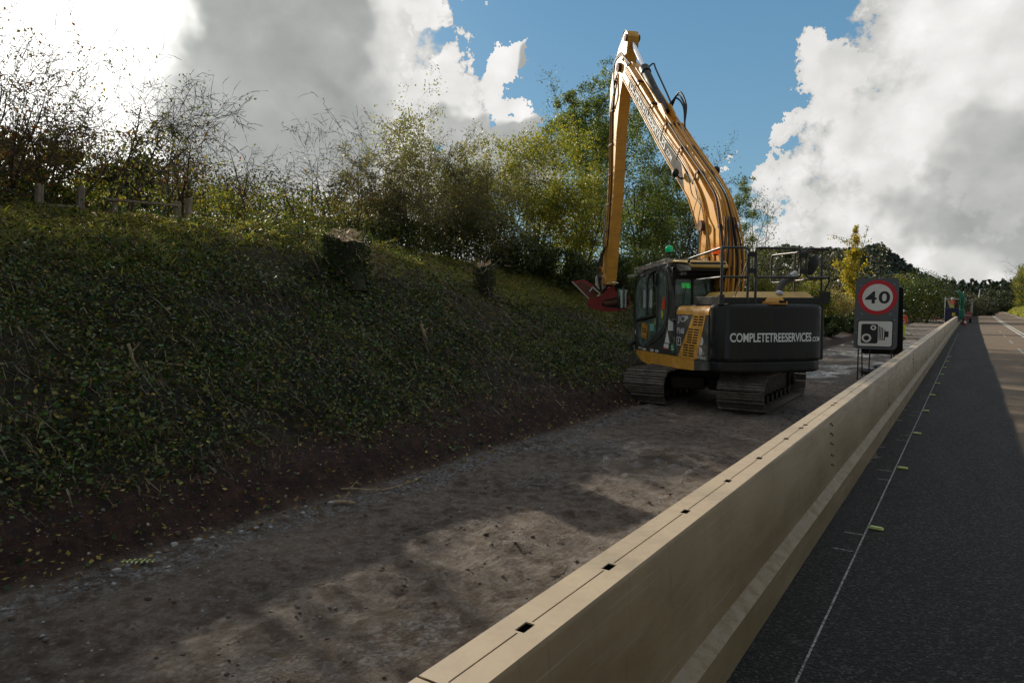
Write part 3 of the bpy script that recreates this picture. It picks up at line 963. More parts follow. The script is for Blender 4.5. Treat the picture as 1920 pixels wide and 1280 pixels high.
def track(xc, label):
    tr = MB()
    prof = []
    for k in range(9):
        a = radians(-90 + 180 * k / 8); prof.append((LT / 2 + (RT - .10) * cos(a), RT + .04 + (RT - .10) * sin(a)))
    for k in range(9):
        a = radians(90 + 180 * k / 8); prof.append((-LT / 2 + (RT - .10) * cos(a), RT + .04 + (RT - .10) * sin(a)))
    inner = [(y, z * .9 + .04) for y, z in prof]
    p = plate('track', [inner], .30, M_track, EX, Matrix.Translation((xc - .15, 0, 0)) @ basis((0, 1, 0), (0, 0, 1)), bevel=.02)
    if label: p['label'] = label
    for yy in (-LT / 2, LT / 2):
        o = MB().cyl((xc - .12, yy, RT + .04), (xc + .20, yy, RT + .04), RT - .06, 22).cyl((xc + .20, yy, RT + .04), (xc + .27, yy, RT + .04), .12, 14).build('sprocket' if yy < 0 else 'idler', M_track, EX); o.matrix_basis = Matrix.Identity(4)
    for k in range(7):
        yy = -LT / 2 + .42 + k * .385
        MB().cyl((xc - .20, yy, .17), (xc + .24, yy, .17), .085, 12).build('roller', M_track, EX)
    for yy in (-.6, .6): MB().cyl((xc - .15, yy, .64), (xc + .22, yy, .64), .06, 10).build('carrier_roller', M_track, EX)
    n = 50; per = 2 * LT + 2 * pi * RT
    for k in range(n):
        d = per * k / n
        if d < LT: y, z, a = -LT / 2 + d, 0.035, 0.0
        elif d < LT + pi * RT:
            t = (d - LT) / RT; y, z, a = LT / 2 + RT * sin(t), RT + .035 - RT * cos(t), t
        elif d < 2 * LT + pi * RT: y, z, a = LT / 2 - (d - LT - pi * RT), 2 * RT + .035 - .018 * sin(pi * (d - LT - pi * RT) / LT) ** 2, pi
        else:
            t = (d - 2 * LT - pi * RT) / RT; y, z, a = -LT / 2 - RT * sin(t), RT + .035 + RT * cos(t), pi + t
        o = bpy.data.objects.new('track_shoe', SHOE); COL.objects.link(o); o.parent = EX
        R = basis((0, cos(a), sin(a)), (-1, 0, 0))
        o.matrix_basis = Matrix.Translation((xc + rnd.uniform(-.004, .004), y, z)) @ R @ Matrix.Rotation(rnd.uniform(-.012, .012), 4, 'Z')


track(.99, None); track(-.95, None)
m = MB(); m.box((0, 0, .52), (1.15, 1.3, .34)).box((.42, .8, .42), (.7, .34, .26), Matrix.Rotation(.35, 3, 'Z')).box((-.42, .8, .42), (.7, .34, .26), Matrix.Rotation(-.35, 3, 'Z')).box((.42, -.8, .42), (.7, .34, .26), Matrix.Rotation(-.35, 3, 'Z')).box((-.42, -.8, .42), (.7, .34, .26), Matrix.Rotation(.35, 3, 'Z'))
m.build('undercarriage_frame', M_track, EX, bevel=.03)
m = MB(); m.lathe([(.55, .66), (.58, .70), (.58, .80), (.52, .84)], n=40); m.build('slew_ring', M_track, EX)

# --- platform
pl_ = [(1.72, 1.16), (1.72, .2), (1.1, -.2), (1.1, -1.14), (-1.85, -1.14), (-1.85, 1.16)]
m = MB(); m.prism(pl_, .80, .98); m.build('platform', M_black, EX, U, bevel=.02)
# curved skirt rails
skirt = [(1.78, .985), (1.70, .86), (1.40, .74), (1.02, .695), (.3, .70), (-.6, .74), (-1.30, .77), (-1.30, .985)]
plate('skirt_rail', [skirt], .10, M_yellow, EX, U @ side(1.225), bevel=.018)
plate('skirt_rail', [[(-1.306, .985), (-1.306, .77), (-1.88, .82), (-1.88, .985)]], .10, M_dark, EX, U @ side(1.225), bevel=.012)

# --- left rear panel with the orange flash and louvres
body = plate('side_panel', [[(-.46, .992), (-1.865, .992), (-1.865, 1.865), (-.46, 1.865)]], .05, M_dark, EX, U @ side(1.222), bevel=.012)
slots = []
for (ra, rz, w_, n_, skew) in ((-1.46, 1.745, .44, 4, .23), (-1.24, 1.44, .48, 6, .23), (-1.05, 1.12, .52, 6, .10)):
    for k in range(n_):
        z = rz + (k - (n_ - 1) / 2) * .052
        cx = ra - skew * (z - rz) * 1.6 * .8
        for s in (-1, 1):
            w2 = w_ * .5 - .03
            x0 = cx + s * (w_ * .25 + .005); slots.append([(x0 - w2 / 2, z - .014), (x0 + w2 / 2, z - .014), (x0 + w2 / 2, z + .014), (x0 - w2 / 2, z + .014)])
plate('louvred_flash', [[(-.58, 1.0), (-1.42, 1.0), (-1.78, 1.864), (-1.25, 1.864)]] + slots, .006, M_yellow, body, Matrix.Translation((0, 0, -.0085)), smooth=0)
plate('louvre_void', [[(-.62, 1.012), (-1.41, 1.012), (-1.765, 1.855), (-1.265, 1.855)]], .002, M_pitch, body, Matrix.Translation((0, 0, -.0023)), smooth=0)
# rolled shiny top edge
m = MB()
rr = [(b, z) for b, z in ((1.224, 1.862), (1.222, 1.91), (1.205, 1.97), (1.165, 2.02), (1.11, 2.045), (.90, 2.055), (.90, 1.90), (1.17, 1.862))]
vs = [(-.47, b, z) for b, z in rr] + [(-1.87, b, z) for b, z in rr]; n = len(rr)
m.add(vs, [(i, (i + 1) % n, n + (i + 1) % n, n + i) for i in range(n)] + [tuple(range(n)), tuple(range(n, 2 * n))])
m.build('rolled_edge', M_yellow, EX, U, smooth=60)
B_ = 1.2235
o = put_text('lettering', 'JCB', Matrix.Translation((-.78, B_ + .003, 1.755)) @ LEFT, flat('silver_letters', (.50, .50, .49), .4), EX, .17, .52, .045)
o.matrix_basis = U @ o.matrix_basis
body_items = []


def upper(o):
    o.matrix_basis = U @ o.matrix_basis
    return o


upper(put_text('lettering', 'P168', Matrix.Translation((-.68, B_ + .002, 1.53)) @ LEFT, M_grime, EX, .12, .34, .02))
upper(put_text('lettering', 'JS145LC', Matrix.Translation((-1.60, B_ + .002, 1.035)) @ LEFT, M_grime, EX, .07, .40, .02))


def sticker(name, a, z, w, h, mat, r=.01, rim=None):
    o = plate(name, [rrect(-w / 2, -h / 2, w / 2, h / 2, r)], .002, mat, EX, smooth=0)
    o.matrix_basis = U @ (Matrix.Translation((a, B_ + .0005, z)) @ LEFT); return o


def rings(name, a, z, r, mat, parent=EX):
    o = plate(name, [circle(0, 0, r, 24)], .002, mat, parent, smooth=0); o.matrix_basis = U @ (Matrix.Translation((a, B_ + .0005, z)) @ LEFT); return o


M_green = flat('sticker_green', (.03, .22, .10), .5)
M_redst = flat('sticker_red', (.55, .06, .05), .5)
sticker('data_sticker', -.19, 1.63, .26, .24, M_grime)
o = plate('warning_triangle', [[(-.13, -.12), (.13, -.12), (0, .15)]], .002, M_white, EX, smooth=0); o.matrix_basis = U @ (Matrix.Translation((-.02, B_ + .001, 1.36)) @ LEFT)
sticker('warning_label', .03, 1.16, .25, .12, M_white); sticker('label_stripe', .03, 1.12, .25, .03, M_redst).matrix_basis = U @ (Matrix.Translation((.03, B_ + .003, 1.115)) @ LEFT)
rings('green_disc', -.30, 1.15, .105, M_green)
upper(put_text('lettering', '+8\n1079', Matrix.Translation((-.30, B_ + .003, 1.15)) @ LEFT, M_white, EX, .10, .13, .01))
sticker('lifting_symbol', -.60, 1.31, .20, .17, M_grime); sticker('symbol_square', -.60, 1.31, .15, .13, M_black).matrix_basis = U @ (Matrix.Translation((-.60, B_ + .003, 1.31)) @ LEFT)
upper(put_text('lettering', 'F', Matrix.Translation((-.60, B_ + .0055, 1.31)) @ LEFT, M_white, EX, .08, None, .02))
rings('round_sticker', -1.60, 1.36, .085, M_grime); rings('round_sticker', -1.56, 1.16, .085, M_grime)
sticker('rating_plate', -1.60, 1.125 + .0, .26, .05, M_steel)
sticker('rating_label', 1.40, 1.03, .46, .055, M_grime); sticker('rating_label', .80, 1.03, .20, .055, M_grime); sticker('rating_label', .53, 1.03, .18, .055, M_grime)
sticker('flag_sticker', 1.84, 1.40, .10, .10, M_grime)

# --- counterweight
def cw_a(b): return -2.35 + .14 * (b - .05) ** 2 + .92 * max(0, abs(b - .045) - .80) ** 2 * 1.8


cwp = [(-1.88, 1.222), (-1.98, 1.215), (-2.07, 1.185), (-2.145, 1.12)]
cwp += [(cw_a(b), b) for b in np.linspace(1.04, -.94, 25)]
cwp += [(-2.04, -1.02), (-1.95, -1.09), (-1.84, -1.13), (-1.55, -1.14), (-1.55, -.9), (-1.88, -.9)]
cwt = MB().prism(cwp, .985, 2.075).build('counterweight', M_black, EX, U, bevel=.105, segs=6, smooth=45)
low = [(a * 1.0 + (.03 if a < -1.9 else 0), b * .975) for a, b in cwp]
MB().prism(low, .79, 1.03).build('lower_band', M_black, cwt, None, bevel=.10, segs=5, smooth=45)
tm = text_mesh('COMPLETETREESERVICES', .168, 1.62, .022, 1.0, .004)
tm2 = text_mesh('.COM', .085, .20, .02, .95, .004)


def wrap(me, b0, z0):
    n = len(me.vertices); a = np.empty(n * 3, np.float32); me.vertices.foreach_get('co', a); a = a.reshape(-1, 3)
    out = np.empty_like(a)
    for i, (x, y, t) in enumerate(a):
        b = b0 - x
        e = (cw_a(b + .01) - cw_a(b - .01)) / .02; nrm = 1 / sqrt(1 + e * e)
        off = .0035 + t
        out[i] = (cw_a(b) - off * nrm, b, z0 + y)
    me.vertices.foreach_set('co', np.ascontiguousarray(out, np.float32).ravel()); me.update(); return me


link('lettering', wrap(tm, .155, 1.455), M_white, cwt, smooth=0)
link('lettering', wrap(tm2, -.775, 1.415), M_white, cwt, smooth=0)
m = MB(); m.prism([(-2.08, .30), (-2.36, .22), (-2.36, -.10), (-2.08, -.16)], 2.06, 2.12)
m.add([(-2.12, .24, 2.12), (-2.34, .17, 2.12), (-2.34, -.06, 2.12), (-2.12, -.12, 2.12), (-2.16, .20, 2.19), (-2.30, .12, 2.19), (-2.30, -.03, 2.19), (-2.16, -.08, 2.19)], [(4, 5, 6, 7), (0, 1, 5, 4), (1, 2, 6, 5), (2, 3, 7, 6), (3, 0, 4, 7)])
m.build('lifting_bracket', M_yellow, cwt, bevel=.008)
m = MB(); m.box((-2.345, .0, 2.11), (.03, .14, .05)).build('bracket_slot', M_pitch, cwt, smooth=0)

# --- deck, bonnet, toe boards
m = MB(); m.prism([(-.42, 1.13), (-2.0, 1.13), (-2.0, -1.12), (-.42, -1.12)], 1.0, 2.06); m.build('engine_housing', M_black, EX, U, bevel=.02)
m = MB(); m.add([(-.62, .86, 2.06), (-2.02, .80, 2.08), (-2.02, -1.05, 2.08), (-.62, -1.05, 2.06), (-.80, .66, 2.31), (-1.72, .55, 2.31), (-1.72, -.92, 2.31), (-.80, -.95, 2.31)], [(4, 5, 6, 7), (0, 1, 5, 4), (1, 2, 6, 5), (2, 3, 7, 6), (3, 0, 4, 7)])
m.build('bonnet', M_cream, EX, U, bevel=.012)
MB().box((-1.62, 1.14, 2.135), (1.02, .022, .15)).build('toe_board', M_rail, EX, U, bevel=.004)['label'] = 'grey side toe board'
MB().box((-2.13, .0, 2.135), (.022, 2.2, .115)).build('toe_board', M_black, EX, U, bevel=.004)
MB().box((-1.1, -1.13, 2.145), (2.0, .022, .14)).build('toe_board', M_black, EX, U, bevel=.004)
MB().box((-2.10, 1.10, 2.15), (.10, .10, .19)).build('corner_bracket', M_rail, EX, U, bevel=.006)
MB().box((-2.08, -1.06, 2.21), (.12, .16, .20)).build('corner_bracket', M_black, EX, U, bevel=.006)
# exhaust
m = MB(); m.tube(smooth_path([(-1.55, -.40, 2.15), (-1.55, -.42, 2.33), (-1.57, -.52, 2.50), (-1.62, -.74, 2.64)], 5), .075, 16); m.build('exhaust_pipe', M_dark, EX, U, smooth=50)
m = MB(); m.tube([(-1.60, -.66, 2.592), (-1.625, -.76, 2.655)], [.088, .088], 16, cap=False); m.build('exhaust_tip', M_steel, EX, U, smooth=50)
MB().cyl((-1.624, -.757, 2.650), (-1.6245, -.758, 2.651), .074, 16).build('exhaust_mouth', M_pitch, EX, U)
m = MB(); m.ball((-1.75, -.30, 2.27), .085, 12, 8, (1, 1, .8)).cyl((-1.75, -.30, 2.20), (-1.75, -.30, 2.27), .03, 8); m.build('work_lamp', M_steel, EX, U)

# --- hand rails
def rail(pts, r=.023, name='hand_rail', mat=None):
    return MB().tube(pts, r, 8).build(name, mat or M_rail, EX, U, smooth=60)


def bend(pts, r=.09, k=4):
    """round the corners of a path"""
    P = [Vector(p) for p in pts]; out = [P[0]]
    for i in range(1, len(P) - 1):
        a = P[i] + (P[i - 1] - P[i]).normalized() * r; b = P[i] + (P[i + 1] - P[i]).normalized() * r
        for j in range(k + 1):
            t = j / k; out.append(a * (1 - t) ** 2 + P[i] * 2 * t * (1 - t) + b * t * t)
    return out + [P[-1]]


T1, T0 = 3.11, 2.57
rail(bend([(-.74, 1.10, 2.90), (-.76, 1.10, 2.99), (-2.13, 1.10, T1), (-2.13, .56, T1), (-2.13, .56, T0), (-2.13, 1.08, T0), (-1.15, 1.10, T0 - .02)]))
rail(bend([(-2.13, .44, T0 + .02), (-2.13, .44, T1), (-2.13, -.50, T1), (-2.13, -.50, T0), (-2.13, .44, T0), (-2.13, .44, T0 + .1)]))
rail(bend([(-2.13, -.62, T0 + .1), (-2.13, -.62, T1), (-2.13, -1.08, T1)]), )
rail(bend([(-2.13, -.62, T0 + .1), (-2.13, -.62, T0), (-2.13, -1.08, T0)]))
rail(bend([(-2.13, -1.08, T1), (-.20, -1.10, T1 + .02), (-.20, -1.10, T0 - .04), (-2.13, -1.08, T0)]))
rail([(-2.12, 1.10, 2.06), (-2.12, 1.10, T1)], .024, 'rail_post')
for b in (.58, .42): rail([(-2.13, b, 2.06), (-2.13, b, T1 - .1)], .024, 'rail_post')
rail([(-1.05, -1.10, 2.06), (-1.05, -1.10, T1)], .024, 'rail_post'); rail([(-1.95, -1.08, 2.1), (-1.95, -1.08, T1)], .02, 'rail_post')
rail(bend([(-1.9, -1.09, T1 - .25), (-2.06, -1.16, T1 - .4), (-2.08, -1.16, T0 - .05), (-1.95, -1.09, 2.2)], .06), .016, 'rail_brace')
rail([(-2.13, .60, T0 + .28), (-2.0, .80, 2.1)], .010, 'rail_brace')
for b in (.50, -.56):
    for z in (T1 - .12, T0 + .12): MB().box((-2.13, b, z), (.05, .17, .09)).build('rail_clamp', M_rubber, EX, U, bevel=.008)
o = MB().ball((0, 0, 0), .17, 16, 8, (.22, .9, 1.25)).build('convex_mirror', M_black, EX, U @ Matrix.Translation((-1.75, -1.02, 2.83)) @ Matrix.Rotation(.55, 4, 'X') @ Matrix.Rotation(.3, 4, 'Z'))
MB().ball((.012, 0, 0), .16, 16, 8, (.18, .88, 1.22)).build('mirror_glass', M_mirror, o)
rail(bend([(.95, -1.0, 1.9), (.95, -1.0, 2.62), (.55, -1.0, 2.62), (.55, -1.0, 1.9)], .12), .018, 'grab_rail'); rail(bend([(.95, -1.0, 2.3), (.55, -1.0, 2.3)], .05), .014, 'grab_rail')
m = MB(); m.prism([(1.1, -.45), (1.1, -1.1), (-.3, -1.1), (-.3, -.45)], .98, 1.95); m.build('fuel_tank', M_yellow, EX, U, bevel=.03)

# --- cab
CW0, CW1 = 1.222, .25        # left and right faces
cabout = [(1.76, .99), (1.86, 1.25), (1.92, 1.62), (1.955, 2.2), (1.87, 2.60), (1.72, 2.76), (1.42, 2.86), (.9, 2.915), (.3, 2.92), (.05, 2.87), (-.10, 2.72), (-.20, 2.45), (-.30, 2.05), (-.42, 1.75), (-.45, 1.0)]
h_front = [(1.83, 1.72), (1.875, 2.2), (1.79, 2.56), (1.62, 2.70), (1.22, 2.76), (1.20, 1.80)]
h_slide = [(1.14, 1.80), (1.14, 2.55), (1.08, 2.68), (.92, 2.78), (.64, 2.82), (.62, 1.86)]
h_quart = [(.52, 1.42), (.54, 2.82), (.36, 2.81), (.16, 2.68), (.08, 2.4), (.03, 2.0), (.06, 1.78), (.24, 1.55)]
h_low = [(1.80, 1.64), (1.74, 1.32), (1.66, 1.20), (1.38, 1.09), (.86, 1.27), (.60, 1.40), (.60, 1.79), (1.2, 1.72)]
cab = plate('cab', [cabout, h_front, h_slide, h_quart, h_low], .045, M_cab, EX, U @ side(CW0), bevel=.008)
UI = side(CW0).inverted()      # cab children are given in upper coordinates


def cabpart(o): o.matrix_basis = UI @ o.matrix_basis; return o


def grow_loop(lp, k):
    cx = sum(p[0] for p in lp) / len(lp); cy = sum(p[1] for p in lp) / len(lp)
    return [(cx + (x - cx) * k, cy + (y - cy) * k) for x, y in lp]


for nm, lp in (('window', h_front), ('window', h_quart), ('window', h_low)):
    cabpart(plate(nm, [grow_loop(lp, 1.04)], .008, M_cabglass, cab, side(CW0 - .018), smooth=0))
cabpart(plate('window', [[(1.16, 1.80), (1.16, 2.6), (.98, 2.76), (.9, 2.78), (.9, 1.84)]], .008, M_cabglass, cab, side(CW0 - .034), smooth=0))
# door seal and handle
door_line = [(1.80, 1.02), (1.895, 1.62), (1.925, 2.2), (1.85, 2.58), (1.70, 2.735), (1.42, 2.83), (.9, 2.885), (.32, 2.89), (.10, 2.80), (-.04, 2.5), (-.09, 2.05), (-.06, 1.75), (.15, 1.45), (.55, 1.26), (1.0, 1.12), (1.45, 1.02)]
cabpart(MB().tube([(a, CW0 + .004, z) for a, z in door_line + door_line[:1]], .010, 6, False).build('door_seal', M_rubber, cab))
cabpart(MB().tube([(1.78, CW0 + .012, 1.70), (1.3, CW0 + .014, 1.74), (.62, CW0 + .012, 1.83)], .028, 6).build('door_rail', M_black, cab))
cabpart(MB().tube([(-.14, CW0 + .01, 1.80), (-.20, CW0 + .05, 1.77), (-.36, CW0 + .05, 1.73), (-.40, CW0 + .01, 1.72)], .018, 8).build('door_handle', M_rubber, cab))
cabpart(MB().box((.575, CW0 + .02, 2.62), (.09, .05, .26)).build('window_latch', M_rubber, cab, bevel=.01))
# yellow badge on the lower glass
badge = plate('maker_badge', [[(-.19, -.15), (.16, -.19), (.20, .12), (-.16, .20)]], .003, M_yellow, cab, Matrix.Translation((1.27, CW0 + .001, 1.46)) @ LEFT, smooth=0); cabpart(badge)
bd = plate('badge_border', [[(-.165, -.125), (.138, -.16), (.175, .10), (-.138, .172)]], .003, M_black, cab, Matrix.Translation((1.27, CW0 + .004, 1.46)) @ LEFT, smooth=0); cabpart(bd)
bd = plate('badge_border', [[(-.15, -.11), (.125, -.142), (.16, .088), (-.125, .155)]], .003, M_yellow, cab, Matrix.Translation((1.27, CW0 + .007, 1.46)) @ LEFT, smooth=0); cabpart(bd)
cabpart(put_text('lettering', 'JCB', Matrix.Translation((1.27, CW0 + .011, 1.46)) @ LEFT @ Matrix.Rotation(-.12, 4, 'Z'), M_black, cab, .15, .22, .03))
cabpart(plate('teal_sticker', [rrect(-.12, -.08, .12, .08, .01)], .002, flat('sticker_teal', (.25, .55, .45), .5), cab, Matrix.Translation((.83, CW0 - .008, 1.55)) @ LEFT, smooth=0))
cabpart(plate('lime_sticker', [rrect(-.04, -.07, .04, .07, .01)], .002, flat('sticker_lime', (.35, .45, .08), .5), cab, Matrix.Translation((.66, CW0 - .006, 1.68)) @ LEFT, smooth=0))
cabpart(plate('orange_sticker', [[(-.08, -.14), (.10, -.12), (.12, .10), (.05, .18), (-.05, .02)]], .002, flat('sticker_orange', (.75, .09, .02), .5), cab, Matrix.Translation((.24, CW0 - .006, 2.08)) @ LEFT, smooth=0))
cabpart(plate('hazard_sticker', [[(-.05, -.06), (.0, -.1), (.05, -.04), (.05, .09), (-.05, .08)]], .002, flat('sticker_yellow', (.55, .42, .03), .5), cab, Matrix.Translation((.27, CW0 - .006, 1.84)) @ LEFT, smooth=0))
# shell: right side, rear, roof, floor, front posts
cabpart(plate('right_wall', [cabout, [(1.8, 1.5), (1.86, 2.2), (1.7, 2.68), (.2, 2.78), (-.05, 2.3), (-.1, 1.6)]], .04, M_cab, cab, side(CW1 + .04), bevel=.006))
cabpart(plate('window', [[(1.82, 1.48), (1.88, 2.2), (1.7, 2.7), (.15, 2.8), (-.1, 2.3), (-.15, 1.58)]], .006, M_cabglass, cab, side(CW1 + .025), smooth=0))
rb = basis((0, -1, 0), (0, 0, 1))


def rearplate(name, loops, t, mat, a, **kw): return cabpart(plate(name, loops, t, mat, cab, Matrix.Translation((a, 0, 0)) @ rb, **kw))


rearplate('rear_wall', [rrect(-CW0 + .02, 1.0, -CW1, 2.86, .04), rrect(-CW0 + .09, 1.92, -.76, 2.60, .05), rrect(-.72, 1.92, -CW1 - .06, 2.60, .05)], .04, M_black, -.16, bevel=.006)
rearplate('window', [rrect(-CW0 + .07, 1.90, -CW1 - .04, 2.62, .04)], .006, M_cabglass, -.17, smooth=0)
cabpart(MB().tube([(-.215, .98, 1.95), (-.215, .90, 2.45)], .008, 6).build('wiper_arm', M_rubber, cab))
m = MB(); rp = [(1.93, 2.55), (1.84, 2.70), (1.66, 2.82), (1.40, 2.89), (.9, 2.945), (.3, 2.95), (.0, 2.90), (-.16, 2.76)]
vs = []
for a, z in rp: vs += [(a, CW0 - .03, z - .03), (a, CW0 - .10, z + .015), (a, CW1 + .08, z + .015), (a, CW1 + .02, z - .03)]
n = len(rp); m.add(vs, [(4 * i + k, 4 * i + k + 1, 4 * i + k + 5, 4 * i + k + 4) for i in range(n - 1) for k in range(3)])
o = cabpart(m.build('roof', M_cab, cab, smooth=50)); md = o.modifiers.new('thick', 'SOLIDIFY'); md.thickness = .03
cabpart(MB().box((.75, .735, 1.03), (2.3, .93, .08)).build('floor', M_pitch, cab))
for b in (CW0 - .04, CW1 + .03): cabpart(MB().tube([(1.80, b, 1.1), (1.90, b, 1.62), (1.93, b, 2.2), (1.84, b, 2.60), (1.66, b, 2.78)], .035, 8).build('front_post', M_cab, cab))
# windscreen glass
vs = []
for a, z in [(1.78, 1.1), (1.89, 1.62), (1.93, 2.2), (1.86, 2.58)]: vs += [(a, CW0 - .05, z), (a, CW1 + .04, z)]
cabpart(MB().add(vs, [(0, 1, 3, 2), (2, 3, 5, 4), (4, 5, 7, 6)]).build('windscreen', M_cabglass, cab, smooth=60))
# roof guard frame and visor
g2 = [(1.98, 2.84), (1.98, 2.90)]
m = MB()
for b in (CW0 - .02, CW1 + .05):
    m.bar((1.95, b, 2.92), (.02, b, 3.045), .04, .035).bar((1.95, b, 2.83), (.02, b, 2.965), .035, .03).bar((1.95, b, 2.76), (1.95, b, 2.94), .03, .03).bar((.02, b, 2.86), (.02, b, 3.06), .04, .035)
    for k in range(5): m.bar((1.8 - .38 * k, b, 2.84 + .026 * k), (1.62 - .38 * k, b, 2.935 + .026 * k), .02, .02)
for k in range(9): m.bar((1.95 - .215 * k, CW0 - .02, 2.925 + .014 * k), (1.95 - .215 * k, CW1 + .05, 2.925 + .014 * k), .02, .025)
cabpart(m.build('roof_guard', M_steel, cab, smooth=0))
m = MB(); m.add([(.05, CW0 - .05, 2.97), (.05, CW1 - .02, 2.97), (-.16, CW1 - .03, 3.00), (-.16, CW0 - .06, 3.00), (-.70, CW1 + .0, 2.95), (-.70, CW0 - .10, 2.95), (-.88, CW1 + .04, 2.84), (-.88, CW0 - .14, 2.84)],
                 [(0, 1, 2, 3), (3, 2, 4, 5), (5, 4, 6, 7)])
o = cabpart(m.build('roof_cap', M_cream, cab, smooth=40)); md = o.modifiers.new('thick', 'SOLIDIFY'); md.thickness = .04
m = MB(); m.prism([(.02, CW0 - .07), (.02, CW1), (-.82, CW1 + .06), (-.82, CW0 - .15)], 2.74, 2.925); cabpart(m.build('rear_canopy', M_black, cab, bevel=.02))
cabpart(MB().box((-.44, .74, 2.70), (.5, .75, .06)).build('canopy_grille', M_pitch, cab))
# beacons
for (a, b, z, mm, nm) in ((.10, 1.15, 3.19, M_beacon_g, 'green_beacon'), (-.35, .30, 3.12, M_beacon_o, 'orange_beacon')):
    bb = cabpart(MB().lathe([(.05, -.01), (.075, .02), (.085, .07), (.07, .12), (.03, .145), (.005, .15)], (a, b, z), 18).build(nm, mm, cab, smooth=60))
    MB().cyl((a, b, z - .24), (a, b, z), .012, 8).lathe([(.06, -.02), (.06, .004), (.02, .01)], (a, b, z), 16).build('beacon_mount', M_rubber, bb)
# seat, controls, green monitor
m = MB(); m.box((.62, .74, 1.50), (.5, .5, .14)).box((.36, .74, 1.86), (.14, .48, .66), Matrix.Rotation(-.12, 3, 'Y')).box((.34, .74, 2.27), (.10, .28, .18)).box((.62, .74, 1.25), (.34, .34, .4))
cabpart(m.build('seat', M_rubber, cab, bevel=.04))
for b in (.44, 1.04): cabpart(MB().box((.80, b, 1.66), (.42, .12, .08)).cyl((.96, b, 1.70), (.98, b, 1.86), .022, 8).build('armrest', M_rubber, cab, bevel=.01))
sc_ = cabpart(MB().box((.98, .36, 2.50), (.05, .22, .16)).build('monitor', M_rubber, cab)); MB().box((.950, .36, 2.50), (.012, .18, .12)).build('screen', M_screen, sc_, smooth=0)
# door mirror and front lamps
mr = cabpart(MB().box((1.98, 1.52, 2.20), (.07, .24, .48)).build('wing_mirror', M_rubber, cab, bevel=.03)); MB().box((1.940, 1.52, 2.20), (.006, .20, .43)).build('mirror_glass', M_mirror, mr, bevel=.0)
cabpart(MB().tube(smooth_path([(1.99, 1.50, 2.40), (2.02, 1.42, 2.52), (1.95, 1.24, 2.50), (1.90, 1.18, 2.35)], 4), .014, 6).build('mirror_arm', M_rail, cab))
m = MB(); m.tube(smooth_path([(1.95, 1.15, 2.78), (2.12, 1.25, 2.74), (2.20, 1.25, 2.60)], 4), .012, 6).box((2.16, 1.22, 2.76), (.16, .12, .07)); cabpart(m.build('front_lamp', M_steel, cab))
cabpart(MB().tube(smooth_path([(1.92, 1.15, 2.70), (2.14, 1.3, 2.56), (2.10, 1.28, 2.30)], 4), .009, 6).build('lamp_cable', M_rubber, cab))
cabpart(MB().tube([(1.80, CW0 + .02, 1.18), (1.86, CW0 + .10, 1.1), (1.84, CW0 + .1, .95)], .05, 10).build('step_lamp', M_rubber, cab))

# --- boom
bf = [(.30, 1.30), (.52, 2.0), (.56, 2.7), (.60, 3.60), (1.20, 4.52), (2.90, 6.06), (4.62, 7.70), (5.72, 8.74)]
bb_ = [(6.02, 8.98), (5.98, 9.18), (5.70, 9.22), (5.30, 9.0), (4.1, 7.93), (2.45, 6.46), (.73, 5.0), (-.02, 4.25), (-.30, 3.65), (-.36, 2.9), (-.34, 2.3), (-.10, 1.40)]
boom = plate('boom', [bf + bb_], .42, M_yellow, EX, U @ side(.21), bevel=.022, smooth=25)
BI = side(.21).inverted()


def boompart(o): o.matrix_basis = BI @ o.matrix_basis; return o


# edge flanges give the box section its lip
for b in (.222, -.222):
    boompart(MB().tube([(a - .012, b * .985, z + .02) for a, z in bf[2:]], .014, 6).build('boom_flange', M_yellow, boom))
dec = plate('grey_decal', [[(1.40, 4.76), (5.16, 8.30), (4.90, 8.55), (1.62, 5.52)]], .002, M_decal, boom, side(.2135), smooth=0); boompart(dec)
tv = Vector((-3.62, 0, -3.43)).normalized()
tx = basis((tv.x, 0, tv.z), (-(-tv.z) * -1, 0, tv.x * -1)) if False else None
Xv = tv; Yv = Vector((tv.z, 0, -tv.x))
if Yv.z < 0: Yv = -Yv
o = text_mesh('COMPLETETREESERVICES', .24, 3.35, .02, .98, .003)
boompart(link('lettering', o, M_grime, boom, basis(Xv, Yv, (3.72, .2165, 7.17)), smooth=0))
o = text_mesh('.COM', .15, .44, .015, .95, .003)
boompart(link('lettering', o, M_grime, boom, basis(Xv, Yv, (2.30, .2165, 5.79)) if False else basis(Xv, Yv, (2.28, .2165, 5.77)), smooth=0))
# cylinder boss at the elbow
boompart(MB().cyl((.34, .34, 3.80), (.34, -.34, 3.80), .115, 20).build('boom_pin', M_rust, boom)); boompart(MB().cyl((.34, .245, 3.80), (.34, -.245, 3.80), .17, 20).build('pin_boss', M_yellow, boom))
boompart(plate('stiffener_plate', [[(.50, 3.95), (.20, 4.02), (-.10, 3.7), (-.16, 2.7), (.0, 2.7), (.05, 3.45), (.16, 3.6), (.40, 3.62)]], .02, M_yellow, boom, side(.235), bevel=.006))
for b in (.30, -.30):
    ly = upper(MB().cyl((.74, b, 1.35), (.52, b, 2.55), .085, 16).build('lift_cylinder', M_yellow, EX)); MB().cyl((.53, b, 2.5), (.36, b, 3.72), .042, 14).build('cylinder_rod', M_chrome, ly); MB().cyl((.54, b, 2.46), (.51, b, 2.62), .10, 16).build('cylinder_gland', M_black, ly)
